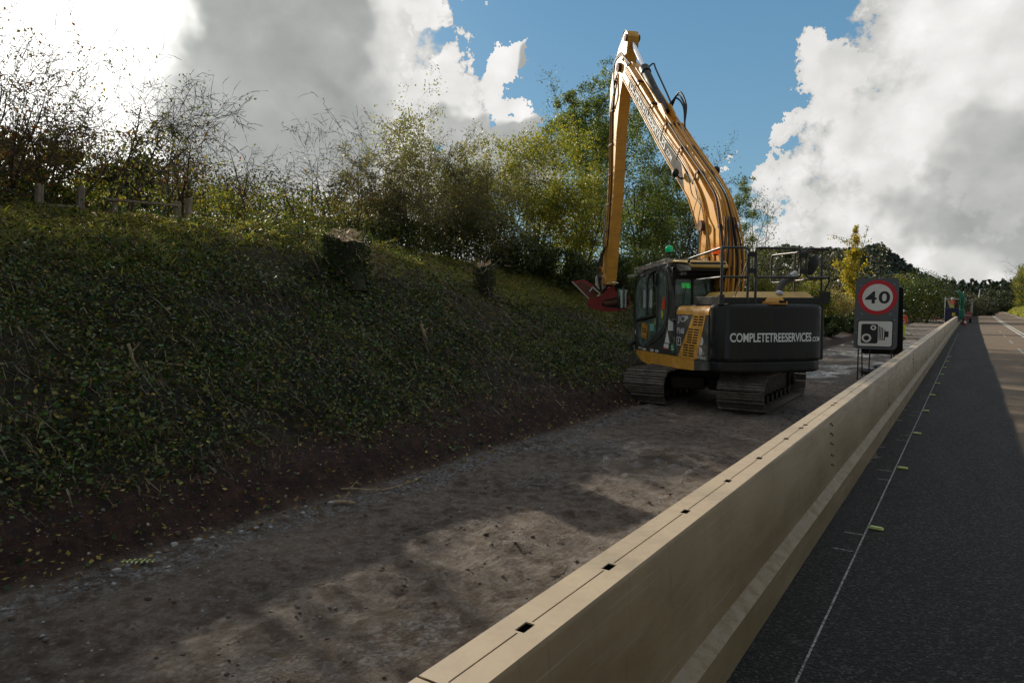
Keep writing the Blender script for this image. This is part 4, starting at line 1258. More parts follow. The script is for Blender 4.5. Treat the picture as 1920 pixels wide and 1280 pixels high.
# pipes along the back of the boom
back = [(-.34, 2.1), (-.42, 2.6), (-.42, 3.1), (-.36, 3.68), (-.08, 4.29), (.28, 4.68), (.70, 5.05), (1.6, 5.80), (2.42, 6.52)]
for i, b in enumerate((-.19, -.125, -.055, .0, .06, .12, .185)):
    e = 9 if i not in (2, 4) else 8
    pts = [(a - .035 - .014 * (i % 2) - (.10 if j < 3 else 0) * (1 if i % 3 == 0 else .5), b * (1.0 if j > 3 else 1.25), z + .035 * (j > 3)) for j, (a, z) in enumerate(back[:e])]
    if i in (1, 5): pts += [(4.0, b, 8.02), (5.1, b, 8.98)]
    boompart(MB().tube(smooth_path(pts, 4), .021 + .004 * (i % 2), 7).build('boom_pipe', M_yellow if i not in (2, 6) else M_rubber, boom, smooth=60))
for i, (o1, zoff) in enumerate(((.0, -.09), (.0, -.15), (.0, -.21))):
    pts = [(.10 - .1 * i, .25, 3.6 - .5 * i), (.46, .25, 4.55 + zoff), (1.35, .24, 5.52 + zoff * 1.2), (2.45, .24, 6.43 + zoff * 1.2), (4.1, .24, 7.90 + zoff * 1.2), (5.35, .24, 9.02 + zoff * 1.2)]
    boompart(MB().tube(smooth_path(pts, 6), .017, 6).build('side_pipe', (M_yellow, M_cream, M_rubber)[i], boom, smooth=60))
for a, z in ((-.40, 2.8), (-.30, 3.7), (.72, 5.04), (1.6, 5.78), (2.5, 6.56), (3.4, 7.32), (4.4, 8.2)):
    boompart(MB().box((a, 0, z + .02), (.07, .46, .05), Matrix.Rotation(-.75 if a > 0 else -1.4, 3, 'Y')).build('pipe_clamp', M_rust, boom))
    if a > .5: boompart(MB().bar((a, .25, z - .02), (a + .18, .25, z - .24), .03, .03).build('pipe_clamp', M_rust, boom))
# hoses over the lower boom
for i in range(5):
    b = -.12 + .07 * i
    pts = [(-.36 - .03 * i, b, 3.9), (-.52 - .02 * i, b * 1.5, 3.3), (-.55, b * 1.9, 2.7), (-.38 + .05 * i, b * 2.2, 2.25), (-.15 + .08 * i, b * 2.0, 2.02)]
    boompart(MB().tube(smooth_path(pts, 5), .020, 7).build('hydraulic_hose', M_rubber if i % 2 else M_rust, boom, smooth=60))
boompart(MB().tube(smooth_path([(1.42, .26, 5.35), (1.05, .27, 4.95), (.85, .27, 4.55), (.55, .26, 4.35), (.35, .26, 4.15)], 5), .012, 6).build('lamp_cable', M_rubber, boom))
boompart(MB().tube(smooth_path([(.60, .26, 4.45), (.75, .27, 4.2), (.80, .26, 3.95)], 5), .008, 6).build('lamp_cable', M_rubber, boom))
for a, b, z in ((1.58, .36, 5.18), (.95, -.36, 5.14)):
    bl = boompart(MB().ball((a, b, z), .105, 14, 8, (1, .8, 1)).build('boom_lamp', M_rubber, boom)); MB().cyl((a, b, z), (a + .05, b * .6, z - .12), .02, 6).build('lamp_bracket', M_rust, bl)
# arm cylinder on top of the boom
ac = upper(MB().cyl((3.02, 0, 6.98), (4.46, 0, 8.56), .118, 20).build('arm_cylinder', M_black, EX)); MB().cyl((4.4, 0, 8.49), (5.42, 0, 9.66), .062, 16).build('cylinder_rod', M_chrome, ac)
MB().cyl((4.34, 0, 8.43), (4.50, 0, 8.605), .145, 20).build('cylinder_gland', M_black, ac)
m = MB(); m.tube(smooth_path([(4.42, -.1, 8.62), (4.35, -.22, 8.70), (4.15, -.22, 8.45), (3.2, -.18, 7.42), (3.0, -.18, 7.1)], 5), .022, 7).build('cylinder_pipe', M_rubber, ac)
boompart(plate('cylinder_lug', [[(2.62, 6.58), (3.22, 7.14), (3.16, 7.28), (2.98, 7.20), (2.72, 6.9)]], .05, M_yellow, boom, side(.15), bevel=.01)); boompart(plate('cylinder_lug', [[(2.62, 6.58), (3.22, 7.14), (3.16, 7.28), (2.98, 7.20), (2.72, 6.9)]], .05, M_yellow, boom, side(-.10), bevel=.01))
for i in range(3):
    boompart(MB().tube(smooth_path([(3.1, -.12 - .05 * i, 7.2), (2.95 - .1 * i, -.26, 7.36 + .05 * i), (2.6 - .08 * i, -.30, 7.05), (2.3, -.2, 6.55), (2.1, -.12, 6.32)], 5), .022, 7).build('hydraulic_hose', M_rubber, boom, smooth=60))
# --- arm
af = [(7.42, 2.72), (7.36, 3.3), (7.16, 4.6), (6.92, 6.4), (6.88, 8.0), (6.80, 8.75), (6.52, 9.30), (6.1, 9.70), (5.62, 9.98)]
ab_ = [(5.42, 9.98), (5.32, 9.80), (5.40, 9.45), (5.62, 8.90), (5.95, 8.30), (6.22, 7.3), (6.45, 5.6), (6.80, 4.0), (7.04, 2.95), (7.12, 2.70)]
arm = plate('arm', [af + ab_], .34, M_yellow, EX, U @ side(.17), bevel=.02, smooth=25)
AI = side(.17).inverted()


def armpart(o): o.matrix_basis = AI @ o.matrix_basis; return o


armpart(MB().cyl((5.84, .30, 9.06), (5.84, -.30, 9.06), .13, 20).build('arm_pin', M_rust, arm)); armpart(MB().cyl((5.44, .22, 9.78), (5.44, -.22, 9.78), .10, 16).build('cylinder_pin', M_rust, arm))
armpart(MB().tube(smooth_path([(5.5, .1, 9.92), (5.75, .1, 10.12), (5.95, .1, 10.02), (5.9, .12, 9.78)], 6), .014, 6).build('grease_hose', M_rubber, arm))
for i in range(4):
    x = .19 - .0 * i; pts = [(6.05 + .1 * i, .20, 9.0 - .05 * i), (6.40, .20, 8.6), (6.52 + .07 * i, .19, 8.0), (6.56 + .075 * i, .19, 7.0), (6.62 + .075 * i, .19, 5.6), (6.95 + .06 * i, .19, 3.9)]
    armpart(MB().tube(smooth_path(pts, 5), .018 + .004 * (i % 2), 6).build('arm_pipe', (M_rust, M_yellow, M_rust, M_cream)[i], arm, smooth=60))
for z, a in ((8.0, 6.66), (7.0, 6.70), (6.1, 6.74), (5.2, 6.86), (4.4, 6.98)): armpart(MB().box((a, .20, z), (.36, .04, .05)).build('pipe_clamp', M_rust, arm))
for i in range(3):
    armpart(MB().tube(smooth_path([(5.1 - .1 * i, .25, 8.85), (5.55, .27, 9.38 - .04 * i), (6.05 + .05 * i, .27, 9.35 - .03 * i), (6.28, .25, 8.95), (6.3 - .03 * i, .24, 8.4), (6.45 + .05 * i, .21, 8.05)], 6), .022, 7).build('hydraulic_hose', M_rubber, arm, smooth=60))
armpart(MB().cyl((7.22, .10, 5.2), (7.52, .10, 3.95), .062, 12).build('tilt_cylinder', M_steel, arm)); armpart(MB().cyl((7.5, .10, 4.0), (7.68, .10, 3.25), .032, 10).build('cylinder_rod', M_chrome, arm))
m = MB(); m.bar((7.70, .12, 3.24), (7.32, .12, 3.05), .05, .09).bar((7.70, .16, 3.28), (7.66, .16, 2.55), .05, .08).cyl((7.70, .2, 3.26), (7.70, -.1, 3.26), .055, 10); armpart(m.build('tilt_link', M_yellow, arm))
for i in range(3):
    armpart(MB().tube(smooth_path([(7.0 + .08 * i, .2, 3.9), (7.2 + .12 * i, .28, 3.5), (7.25 + .14 * i, .30, 3.0), (7.45 + .05 * i, .2, 2.5)], 5), .016, 6).build('hydraulic_hose', M_rubber if i else M_rust, arm, smooth=60))
armpart(MB().tube(smooth_path([(7.35, .2, 2.5), (6.9, .3, 2.62), (6.3, .3, 2.75), (5.6, .3, 2.70)], 6), .015, 6).build('hydraulic_hose', M_steel, arm, smooth=60))

# --- mower head, seen from behind and slightly below
bear = YAW - atan(180 / 1281.8)
hp = at_dist(1140, 560, 22.7)
HM = Matrix.Translation((float(hp[0] + 4.55), float(hp[1] - 14.9), float(hp[2]) + .05)) @ Matrix.Rotation(bear, 4, 'Z')
XZ = basis((1, 0, 0), (0, 0, 1))
head = plate('mower_head', [[(-.68, -.26), (-.61, -.04), (-.22, .05), (-.07, .23), (.16, .24), (.42, .10), (.70, -.02), (.72, -.22), (.60, -.40), (.18, -.47), (-.18, -.46), (-.56, -.35)]], .80, M_red, EX, HM @ Matrix.Translation((0, .45, 0)) @ XZ, bevel=.03)
HI = (Matrix.Translation((0, .45, 0)) @ XZ).inverted()


def hpart(o): o.matrix_basis = HI @ o.matrix_basis; return o


hpart(plate('cutting_chamber', [[(-.20, -.26), (-.10, -.12), (.52, .04), (.66, -.06), (.66, -.24), (.20, -.34)]], .03, M_pitch, head, Matrix.Translation((0, -.36, 0)) @ XZ))
hpart(MB().bar((-.14, -.40, -.10), (.54, -.40, .06), .04, .03).build('chamber_lip', M_rust, head))
m = MB(); m.cyl((-.12, -.34, -.22), (.60, -.34, -.10), .10, 14)
for k in range(14):
    q = k / 13; c_ = (-.08 + .64 * q, -.34, -.215 + .107 * q); a = k * 1.1; m.box((c_[0], c_[1] + .12 * sin(a), c_[2] + .12 * cos(a)), (.035, .05, .05))
hpart(m.build('rotor', M_rust, head))
fl = hpart(plate('raised_flap', [[(-1.16, .53), (-.61, -.04), (-.32, .14), (-.44, .39), (-.80, .60)]], .03, M_red, head, Matrix.Translation((0, -.10, 0)) @ Matrix.Rotation(-.25, 4, 'X') @ XZ, bevel=.005))
MB().bar((-1.17, .53, .0), (-.61, -.05, .0), .05, .035).build('flap_edge', M_grime, fl)
plate('flap_liner', [[(-1.05, .48), (-.60, .02), (-.38, .14), (-.50, .30), (-.84, .50)]], .006, M_rust, fl, Matrix.Translation((0, 0, .031)))
hpart(plate('coupler', [[(-.42, .40), (-.42, .66), (-.34, .76), (-.20, .75), (-.03, .52), (-.10, .30), (-.24, .20)]], .34, M_steel, head, Matrix.Translation((0, .20, 0)) @ XZ, bevel=.02))
hpart(MB().cyl((-.25, -.18, .60), (-.25, .24, .60), .06, 12).cyl((-.12, -.18, .42), (-.12, .24, .42), .05, 12).build('coupler_pin', M_rust, head))
hpart(MB().bar((-.60, -.22, .18), (-.50, -.22, .33), .05, .05).bar((-.50, -.22, .33), (-.26, -.22, .12), .05, .05).bar((-.26, -.22, .12), (-.34, -.22, .02), .05, .05).build('flap_link', M_steel, head))
hpart(MB().cyl((.0, -.1, .20), (.22, -.1, .28), .12, 14).build('hydraulic_motor', M_red, head))
for i in range(3): hpart(MB().tube(smooth_path([(.05 + .05 * i, -.15, .26), (.12, -.2, .50 + .1 * i), (.0 + .05 * i, -.1, .8), (-.05, 0, 1.05)], 5), .018, 6).build('hydraulic_hose', M_rubber, head))


# ---------------------------------------------------------------- people
def skin(name, V, E, R, mat, parent, sub=1, M=None):
    me = bpy.data.meshes.new(name); me.from_pydata(V, E, []); me.update()
    o = bpy.data.objects.new(name, me); COL.objects.link(o)
    md = o.modifiers.new('skin', 'SKIN'); md.use_smooth_shade = True
    for i, r_ in enumerate(R):
        rr_ = r_ if isinstance(r_, tuple) else (r_, r_)
        me.skin_vertices[0].data[i].radius = rr_
    me.skin_vertices[0].data[0].use_root = True
    if sub:
        sb = o.modifiers.new('sub', 'SUBSURF'); sb.levels = sub; sb.render_levels = sub
    dg = bpy.context.evaluated_depsgraph_get(); dg.update()
    m2 = bpy.data.meshes.new_from_object(o.evaluated_get(dg)); m2.name = name
    bpy.data.objects.remove(o)
    m2.materials.clear()
    return link(name, m2, mat, parent, M, smooth=80)


def hand(V, E, R, wrist, w, d, side_, s=1.0):
    """palm and five curled fingers added to a body skeleton"""
    w = Vector(V[wrist]); d = Vector(d).normalized(); sd = Vector(side_).normalized(); dn = d.cross(sd)
    k = len(V); palm = w + d * .05 * s; V.append(tuple(palm)); R.append((.026, .014)); E.append((wrist, k))
    pb = k
    for i in range(4):
        base = palm + d * .045 * s + sd * (-.03 + .02 * i) * s
        L = (.035, .042, .040, .030)[i] * s; q = base
        V.append(tuple(q)); R.append((.0095, .0095)); E.append((pb, len(V) - 1))
        dd = d.copy()
        for j in range(2):
            dd = (dd + dn * .55).normalized(); q = q + dd * L * .8; V.append(tuple(q)); R.append((.008, .008)); E.append((len(V) - 2, len(V) - 1))
    t = palm - sd * .035 * s; V.append(tuple(t)); R.append((.011, .011)); E.append((pb, len(V) - 1))
    t2 = t + (d * .6 - sd * .4 + dn * .5).normalized() * .04 * s; V.append(tuple(t2)); R.append((.009, .009)); E.append((len(V) - 2, len(V) - 1))


def head_bits(root, c, f, r=.1, helmet=None):
    """nose, eyes, mouth, ears and hair on a head centred at c, facing f"""
    f = Vector(f).normalized(); s = f.cross(Vector((0, 0, 1))); c = Vector(c)
    MB().ball(tuple(c - f * .012 + Vector((0, 0, .03))), r * 1.04, 16, 10, (1, 1, 1.02)).build('hair', helmet or M_hair, root, smooth=80)
    m = MB(); m.ball(tuple(c + f * .012 - Vector((0, 0, .005))), r * .94, 16, 12, (1, 1, 1.22)); m.ball(tuple(c + f * (r * .98) - Vector((0, 0, .018))), .016, 8, 6, (1, 1, 1.4))
    for k in (-1, 1): m.ball(tuple(c + s * k * r * .93 - Vector((0, 0, .01))), .022, 8, 6, (.6, .6, 1.2))
    m.build('face', M_skin, root, smooth=80)
    m = MB()
    for k in (-1, 1): m.ball(tuple(c + f * (r * .90) + s * k * .034 + Vector((0, 0, .012))), .009, 8, 5)
    m.ball(tuple(c + f * (r * .88) - Vector((0, 0, .062))), .02, 8, 5, (.9, .9, .25)); m.build('eyes_and_mouth', M_boot, root)


def standing(loc, rz, label, group=None):
    root = empty('person', loc, rz, label, 'person', group)
    V = [(0, 0, .95), (0, -.01, 1.15), (0, -.01, 1.38), (0, 0, 1.50), (0, .01, 1.56), (0, .02, 1.66), (0, .02, 1.72)]
    E = [(i, i + 1) for i in range(6)]; R = [(.13, .10), (.12, .095), (.13, .095), (.055, .055), (.055, .055), (.075, .085), (.06, .07)]
    for s in (-1, 1):
        k = len(V); V += [(s * .19, 0, 1.42), (s * .25, .02, 1.15), (s * .22, .16, .93)]; R += [.055, .042, .03]; E += [(2, k), (k, k + 1), (k + 1, k + 2)]
        hand(V, E, R, k + 2, None, (0, .5, -1), (s, 0, 0))
        k = len(V); V += [(s * .10, 0, .90), (s * .12, .03 * s, .50), (s * .13, -.03 * s, .09), (s * .14, .12 - .03 * s, .04)]; R += [.095, .062, .042, .035]; E += [(0, k), (k, k + 1), (k + 1, k + 2), (k + 2, k + 3)]
    skin('body', V, E, R, M_skin, root)
    V = [(0, -.01, .92), (0, -.01, 1.15), (0, -.01, 1.40), (0, 0, 1.49)]; E = [(0, 1), (1, 2), (2, 3)]; R = [(.17, .13), (.155, .12), (.165, .12), (.075, .075)]
    for s in (-1, 1):
        k = len(V); V += [(s * .20, 0, 1.42), (s * .26, .02, 1.15), (s * .225, .14, .96)]; R += [.075, .062, .050]; E += [(2, k), (k, k + 1), (k + 1, k + 2)]
    jk = skin('hi_vis_jacket', V, E, R, M_orange, root)
    for z, r_ in ((1.02, .185), (1.20, .175)): MB().lathe([(r_, -.025), (r_, .025)], (0, -.01, z), 20).build('reflective_band', M_tape, jk)
    V = [(0, 0, .95)]; E = []; R = [(.15, .115)]
    for s in (-1, 1):
        k = len(V); V += [(s * .10, 0, .86), (s * .12, .03 * s, .50), (s * .13, -.03 * s, .12)]; R += [.10, .082, .070]; E += [(0, k), (k, k + 1), (k + 1, k + 2)]
    tr = skin('hi_vis_trousers', V, E, R, M_lime, root)
    for s in (-1, 1):
        for z in (.30, .42): MB().lathe([(.088, -.02), (.088, .02)], (s * .127, 0, z), 14).build('reflective_band', M_tape, tr)
        MB().box((s * .14, .05 - .03 * s, .05), (.10, .28, .10)).build('boot', M_boot, root, bevel=.03)
    head_bits(root, (0, .02, 1.67), (0, 1, 0), .098, M_white)
    MB().lathe([(.125, .0), (.118, .02), (.10, .07), (.05, .10)], (0, .02, 1.69), 18).build('helmet', M_white, root, smooth=60)
    return root


pp = at_ground(1690, 636)
standing((float(pp[0]), float(pp[1]), gz(pp[0], pp[1])), -.3, 'worker in orange jacket and lime trousers standing behind the speed limit sign')

# driver on the seat in the cab
dr = empty('person', (0, 0, 0), 0, 'driver in an orange sleeved top sitting in the cab of the big excavator', 'person')
dr.matrix_world = Matrix.Translation((-4.55, 14.9, 0)) @ U @ Matrix.Translation((.60, .74, 1.58)) @ Matrix.Rotation(-pi / 2, 4, 'Z')      # local +y = forward
V = [(0, .0, .10), (0, -.03, .32), (0, -.02, .52), (0, .0, .63), (0, .02, .70), (0, .04, .80), (0, .04, .86)]
E = [(i, i + 1) for i in range(6)]; R = [(.14, .12), (.12, .10), (.13, .10), (.055, .055), (.055, .055), (.075, .085), (.06, .07)]
for s in (-1, 1):
    k = len(V); V += [(s * .19, .0, .54), (s * .27, .12, .30), (s * .26, .36, .26)]; R += [.055, .042, .03]; E += [(2, k), (k, k + 1), (k + 1, k + 2)]
    hand(V, E, R, k + 2, None, (0, 1, -.15), (s, 0, 0))
    k = len(V); V += [(s * .10, .08, .08), (s * .13, .50, .10), (s * .13, .58, -.32), (s * .13, .72, -.38)]; R += [.09, .065, .045, .035]; E += [(0, k), (k, k + 1), (k + 1, k + 2), (k + 2, k + 3)]
skin('body', V, E, R, M_skin, dr)
V = [(0, 0, .10), (0, -.03, .32), (0, -.02, .54), (0, 0, .63)]; E = [(0, 1), (1, 2), (2, 3)]; R = [(.17, .14), (.155, .125), (.165, .12), (.075, .075)]
for s in (-1, 1):
    k = len(V); V += [(s * .20, 0, .55), (s * .28, .12, .31), (s * .27, .26, .285)]; R += [.075, .062, .052]; E += [(2, k), (k, k + 1), (k + 1, k + 2)]
jk = skin('hi_vis_jacket', V, E, R, M_orange, dr)
MB().tube([(-.283, .13, .31), (-.28, .17, .30)], .073, 14).tube([(.283, .13, .31), (.28, .17, .30)], .073, 14).build('reflective_band', M_tape, jk)
V = [(0, .02, .09)]; E = []; R = [(.16, .13)]
for s in (-1, 1):
    k = len(V); V += [(s * .10, .12, .09), (s * .13, .50, .10), (s * .13, .58, -.30)]; R += [.11, .085, .07]; E += [(0, k), (k, k + 1), (k + 1, k + 2)]
skin('trousers', V, E, R, M_boot, dr)
for s in (-1, 1): MB().box((s * .13, .66, -.39), (.10, .28, .10)).build('boot', M_boot, dr, bevel=.03)
head_bits(dr, (0, .05, .81), (0, 1, 0))
# ---------------------------------------------------------------- speed limit sign
p0 = at_ground(1607, 712)
sx, sy = float(p0[0]) - .10, float(p0[1])
SG = empty('road_sign', (sx + .50, sy, gz(sx + .5, sy)), 0, 'grey portable road sign with 40 in a red ring above a speed camera symbol', 'road sign')
TILT = .10
FACE = Matrix.Translation((0, 0, 0)) @ Matrix.Rotation(-TILT, 4, 'X') @ basis((1, 0, 0), (0, 0, 1))       # read from the camera side (facing -y)
ZB, ZT, HW = .86, 2.80, .525
bp = plate('sign_plate', [rrect(-HW, ZB, HW, ZT, .11, 6)], .02, M_signgrey, SG, FACE, bevel=.003)


def sf(name, loops, z, mat, t=.003): return plate(name, loops, t, mat, bp, Matrix.Translation((0, 0, z)), smooth=0)


RC = (0.02, 2.27); RR = .475
sf('red_ring', [circle(*RC, RR, 64), circle(*RC, RR * .775, 64)], .021, M_signred)
sf('white_disc', [circle(*RC, RR * .78, 64)], .0205, M_signwhite, .002)
tm = text_mesh('40', .335, .60, .022, 1.15, .002)
link('numerals', tm, M_signblack, bp, Matrix.Translation((RC[0], RC[1] + .0, .0245)), smooth=0)
cx, cz = -.01, 1.28
sf('camera_plate_border', [rrect(cx - .435, cz - .365, cx + .435, cz + .365, .06)], .0208, M_signblack, .002)
sf('camera_plate', [rrect(cx - .41, cz - .34, cx + .41, cz + .34, .05)], .0235, M_signwhite, .002)
c0 = circle(-.20 + cx, cz - .12, .118, 32); c1 = circle(-.04 + cx, cz + .165, .072, 28)
sf('camera_symbol', [rrect(cx - .335, cz - .265, cx + .075, cz + .265, .05), c0, c1], .0262, M_signblack, .002)
sf('camera_symbol', [circle(-.20 + cx, cz - .12, .068, 28)], .0262, M_signblack, .002); sf('camera_symbol', [circle(-.04 + cx, cz + .165, .032, 20)], .0262, M_signblack, .002)
bars = [[(x, z0), (x + .022, z0), (x + .022, z1), (x, z1)] for x, z0, z1 in ((.115, -.12, .20), (.155, -.12, .185), (.195, -.13, .165))]
for bq in bars: sf('camera_symbol', [[(cx + x - .02, cz + z) for x, z in bq]], .0262, M_signblack, .002)
for q in ([(.095, -.165), (.25, -.165), (.25, .11), (.225, .11), (.225, -.14), (.095, -.14)], [(.25, -.085), (.33, -.085), (.33, .07), (.25, .07)]):
    sf('camera_symbol', [[(cx + x - .0, cz + z) for x, z in q]], .0262, M_signblack, .002)
for x, z in ((-.40, 2.60), (.42, 2.62), (-.36, 1.84), (.36, 1.84), (-.33, 1.80), (.33, 1.80), (-.47, 1.30), (.46, 1.30), (-.45, 1.66), (.45, 1.66)):
    link('rivet', MB().cyl((0, 0, 0), (0, 0, .005), .012, 8).mesh('rivet'), M_steel, bp, Matrix.Translation((x, z, .020)))
m = MB()
for x in (-.40, .40, -.12): m.bar((x, .03, 0), (x, .30 if False else .03 + tan(TILT) * 2.7, 2.7), .03, .03)
m.build('front_leg', M_signblack, SG)
for x in (-.40, .40):
    MB().bar((x, .03 + tan(TILT) * 2.7, 2.7), (x, 1.05, 0), .03, .03).build('rear_leg', M_signblack, SG); MB().bar((x, .1, .30), (x, .96, .30), .02, .02).build('stay_bar', M_signblack, SG)
MB().bar((-.40, .06, .30), (.40, .06, .30), .025, .025).build('stay_bar', M_signblack, SG)
plate('back_plate', [rrect(-HW + .02, .70, HW + .0, 2.62, .08, 5)], .015, M_signblack, SG, Matrix.Translation((.09, 1.02, 0)) @ Matrix.Rotation(.24, 4, 'X') @ basis((1, 0, 0), (0, 0, 1)))
for i, (dx, dy, s) in enumerate(((.30, .35, 1.0), (.75, .55, .8))):
    v = MB(); v.ball((0, 0, .09), .22, 16, 8, (1.1 * s, .8 * s, .42)); q = at_ground(*((1626, 700), (1650, 692))[i]); o = v.build('sandbag', M_signgrey, smooth=80); o.location = (float(q[0]), float(q[1]), gz(q[0], q[1]) - .005)
    tag(o, ['grey sandbag weighing down the frame of the speed sign', 'smaller grey sandbag by the right leg of the speed sign'][i], 'sandbag', 'sandbags at the speed sign')

# ---------------------------------------------------------------- far work site
M_mgreen = paint('chipper_green', (.0, .16, .10), .4, .3)
M_navy = paint('navy_sheet', (.008, .014, .05), .6, .3, (.03, .03, .05))
M_pink = paint('faded_red_panel', (.45, .10, .10), .5, .4, (.3, .25, .22))
M_offw = paint('off_white_panel', (.55, .55, .50), .5, .3)
M_darkglass = flat('dark_glass', (.02, .03, .035), .1)


def far(px, py, x=None, dist=None):
    return at_ground(px, py)


def place(name, d, px, label, cat, group=None, rz=0.0):
    p = at_dist(px, 572, d); z = gz(p[0], p[1])
    return empty(name, (float(p[0]), float(p[1]), z), rz - atan2(float(shift(d + 10) - shift(d)), 10), label, cat, group)


# striped marker board
q = at_ground(1757, 598); r = empty('marker_board', (float(q[0]), float(q[1]), gz(q[0], q[1])), 0, 'small red and white striped marker board on the far lane', 'marker board')
MB().box((0, 0, .50), (.62, .04, .72)).build('board', M_white, r); MB().box((0, -.024, .50), (.13, .006, .70)).box((-.27, -.024, .5), (.06, .006, .70)).build('red_stripe', M_signred, r, smooth=0); MB().box((0, 0, .07), (.7, .4, .14)).build('foot', M_signred, r, bevel=.02)

# green chipper with its chute
D1 = 92
r = place('wood_chipper', D1, 1792, 'green wood chipper with a tall curved chute on the far work lane', 'chipper')
MB().box((0, 0, 1.0), (1.7, 3.2, 1.1)).build('body', M_mgreen, r, bevel=.08)
MB().box((-.35, -1.0, 2.1), (1.2, 1.2, 1.1)).build('cab', M_darkglass, r, bevel=.05); MB().box((-.35, -1.0, 2.72), (1.35, 1.35, .12)).build('roof', M_offw, r, bevel=.02)
for x in (-.9, .2):
    for y in (-1.55, -.45): MB().box((x, y, 2.1), (.07, .07, 1.2)).build('cab_post', M_mgreen, r)
MB().tube(smooth_path([(.55, -.2, 1.4), (.62, -.2, 2.4), (.55, -.25, 3.1), (.25, -.3, 3.5), (.05, -.3, 3.55)], 5), [.22] * 11 + [.20] * 5 + [.18] * 5, 12).build('chute', M_mgreen, r, smooth=60)
MB().box((.05, -.3, 3.58), (.4, .4, .06), Matrix.Rotation(.3, 3, 'Y')).build('chute_flap', M_offw, r)
for y in (-1.2, 1.0):
    for x in (-.8, .8): MB().cyl((x - .12, y, .42), (x + .12, y, .42), .42, 16).build('wheel', M_rubber, r)
pr = standing((0, 0, 0), .2, 'worker in orange sitting up in the cab of the green chipper'); pr.location = (r.location.x - .3, r.location.y - 1.95, r.location.z + 1.1)
pr['label'] = 'worker in orange standing on the step of the green chipper'
MB().box((-.3, -1.95, 1.07), (1.2, .5, .06)).build('step', M_mgreen, r)

# navy sheeted frame with yellow mark in front of it
r = place('sheeted_frame', 84, 1785, 'navy blue sheeted panel on legs with a yellow mark, left of the chipper', 'panel')
MB().box((0, 0, 1.05), (1.25, .5, 1.45)).build('sheet', M_navy, r, bevel=.05); MB().box((.12, -.26, 1.1), (.16, .02, .34)).box((.27, -.26, 1.1), (.07, .02, .34)).build('yellow_mark', flat('mark_yellow', (.6, .45, .05), .5), r, smooth=0)
for x in (-.55, .55): MB().box((x, 0, .2), (.05, .05, .5)).build('leg', M_rail, r)
r = place('flag_pole', 86, 1772, 'thin pale pole with a torn yellow and white flag beside the navy panel', 'flag')
MB().cyl((0, 0, 0), (0, 0, 2.9), .03, 8).build('pole', M_offw, r); MB().add([(.15, 0, 2.7), (.35, .03, 2.5), (.55, 0, 1.9), (.75, .02, 1.6), (.5, 0, 1.65), (.35, 0, 2.0)], [(0, 1, 2, 5), (5, 2, 3, 4)]).build('flag', flat('flag_cloth', (.45, .45, .18), .7), r)
r = place('site_cabin', 98, 1809, 'open red and grey machine trailer right of the chipper', 'trailer')
MB().box((0, 0, .9), (1.5, 2.6, .75)).build('body', M_pink, r, bevel=.04); MB().box((0, -1.32, .9), (1.3, .02, .16)).build('stripe', M_offw, r, smooth=0)
for x in (-.7, .7):
    for y in (-1.2, 1.2): MB().box((x, y, 1.9), (.22 if x > 0 else .1, .1, 1.5)).build('roof_post', M_offw, r)
MB().box((0, 0, 2.65), (1.7, 2.8, .10)).build('roof', M_offw, r, bevel=.02)
for x in (-.6, .6): MB().cyl((x - .1, -.6, .35), (x + .1, -.6, .35), .35, 14).build('wheel', M_rubber, r)
r = place('mini_digger', 170, 1830, 'small red digger far along the work lane', 'digger')
MB().box((0, 0, .35), (1.9, 2.6, .6)).build('track_base', M_rubber, r, bevel=.1); MB().box((0, 0, 1.3), (2.2, 2.4, 1.1)).build('body', M_pink, r, bevel=.08); MB().box((.0, -1.21, 1.3), (1.5, .02, .3)).build('panel', M_offw, r, smooth=0)
MB().tube([(.2, .6, 1.6), (.5, .8, 4.2), (.6, .9, 5.4)], [.14, .11, .08], 8).build('boom', M_offw, r); MB().box((1.7, .3, 1.9), (.5, .9, 1.0)).build('cab', M_rust, r, bevel=.04)
r = place('site_board', 175, 1843, 'pale rectangular board beside the far barrier', 'board'); MB().box((0, 0, 1.9), (4.2, .1, 1.7)).build('panel', paint('board_green', (.16, .2, .17), .6), r)
for x in (-1.9, 1.9): MB().box((x, 0, .6), (.12, .12, 1.3)).build('leg', M_rail, r)
# cone at the barrier end
r = place('traffic_cone', 84, 1818, 'red and white traffic cone standing by the far barrier run', 'traffic cone'); r.location.x = -.55 + float(shift(84)) + .0; r.location.y = 84; r.location.z = .01
MB().lathe([(.17, .03), (.13, .2), (.09, .45), (.05, .7), (.02, .75)], n=16).build('cone', M_signred, r); MB().lathe([(.135, .22), (.098, .42)], n=16).build('reflective_band', M_white, r); MB().box((0, 0, .02), (.42, .42, .04)).build('base', M_rubber, r)


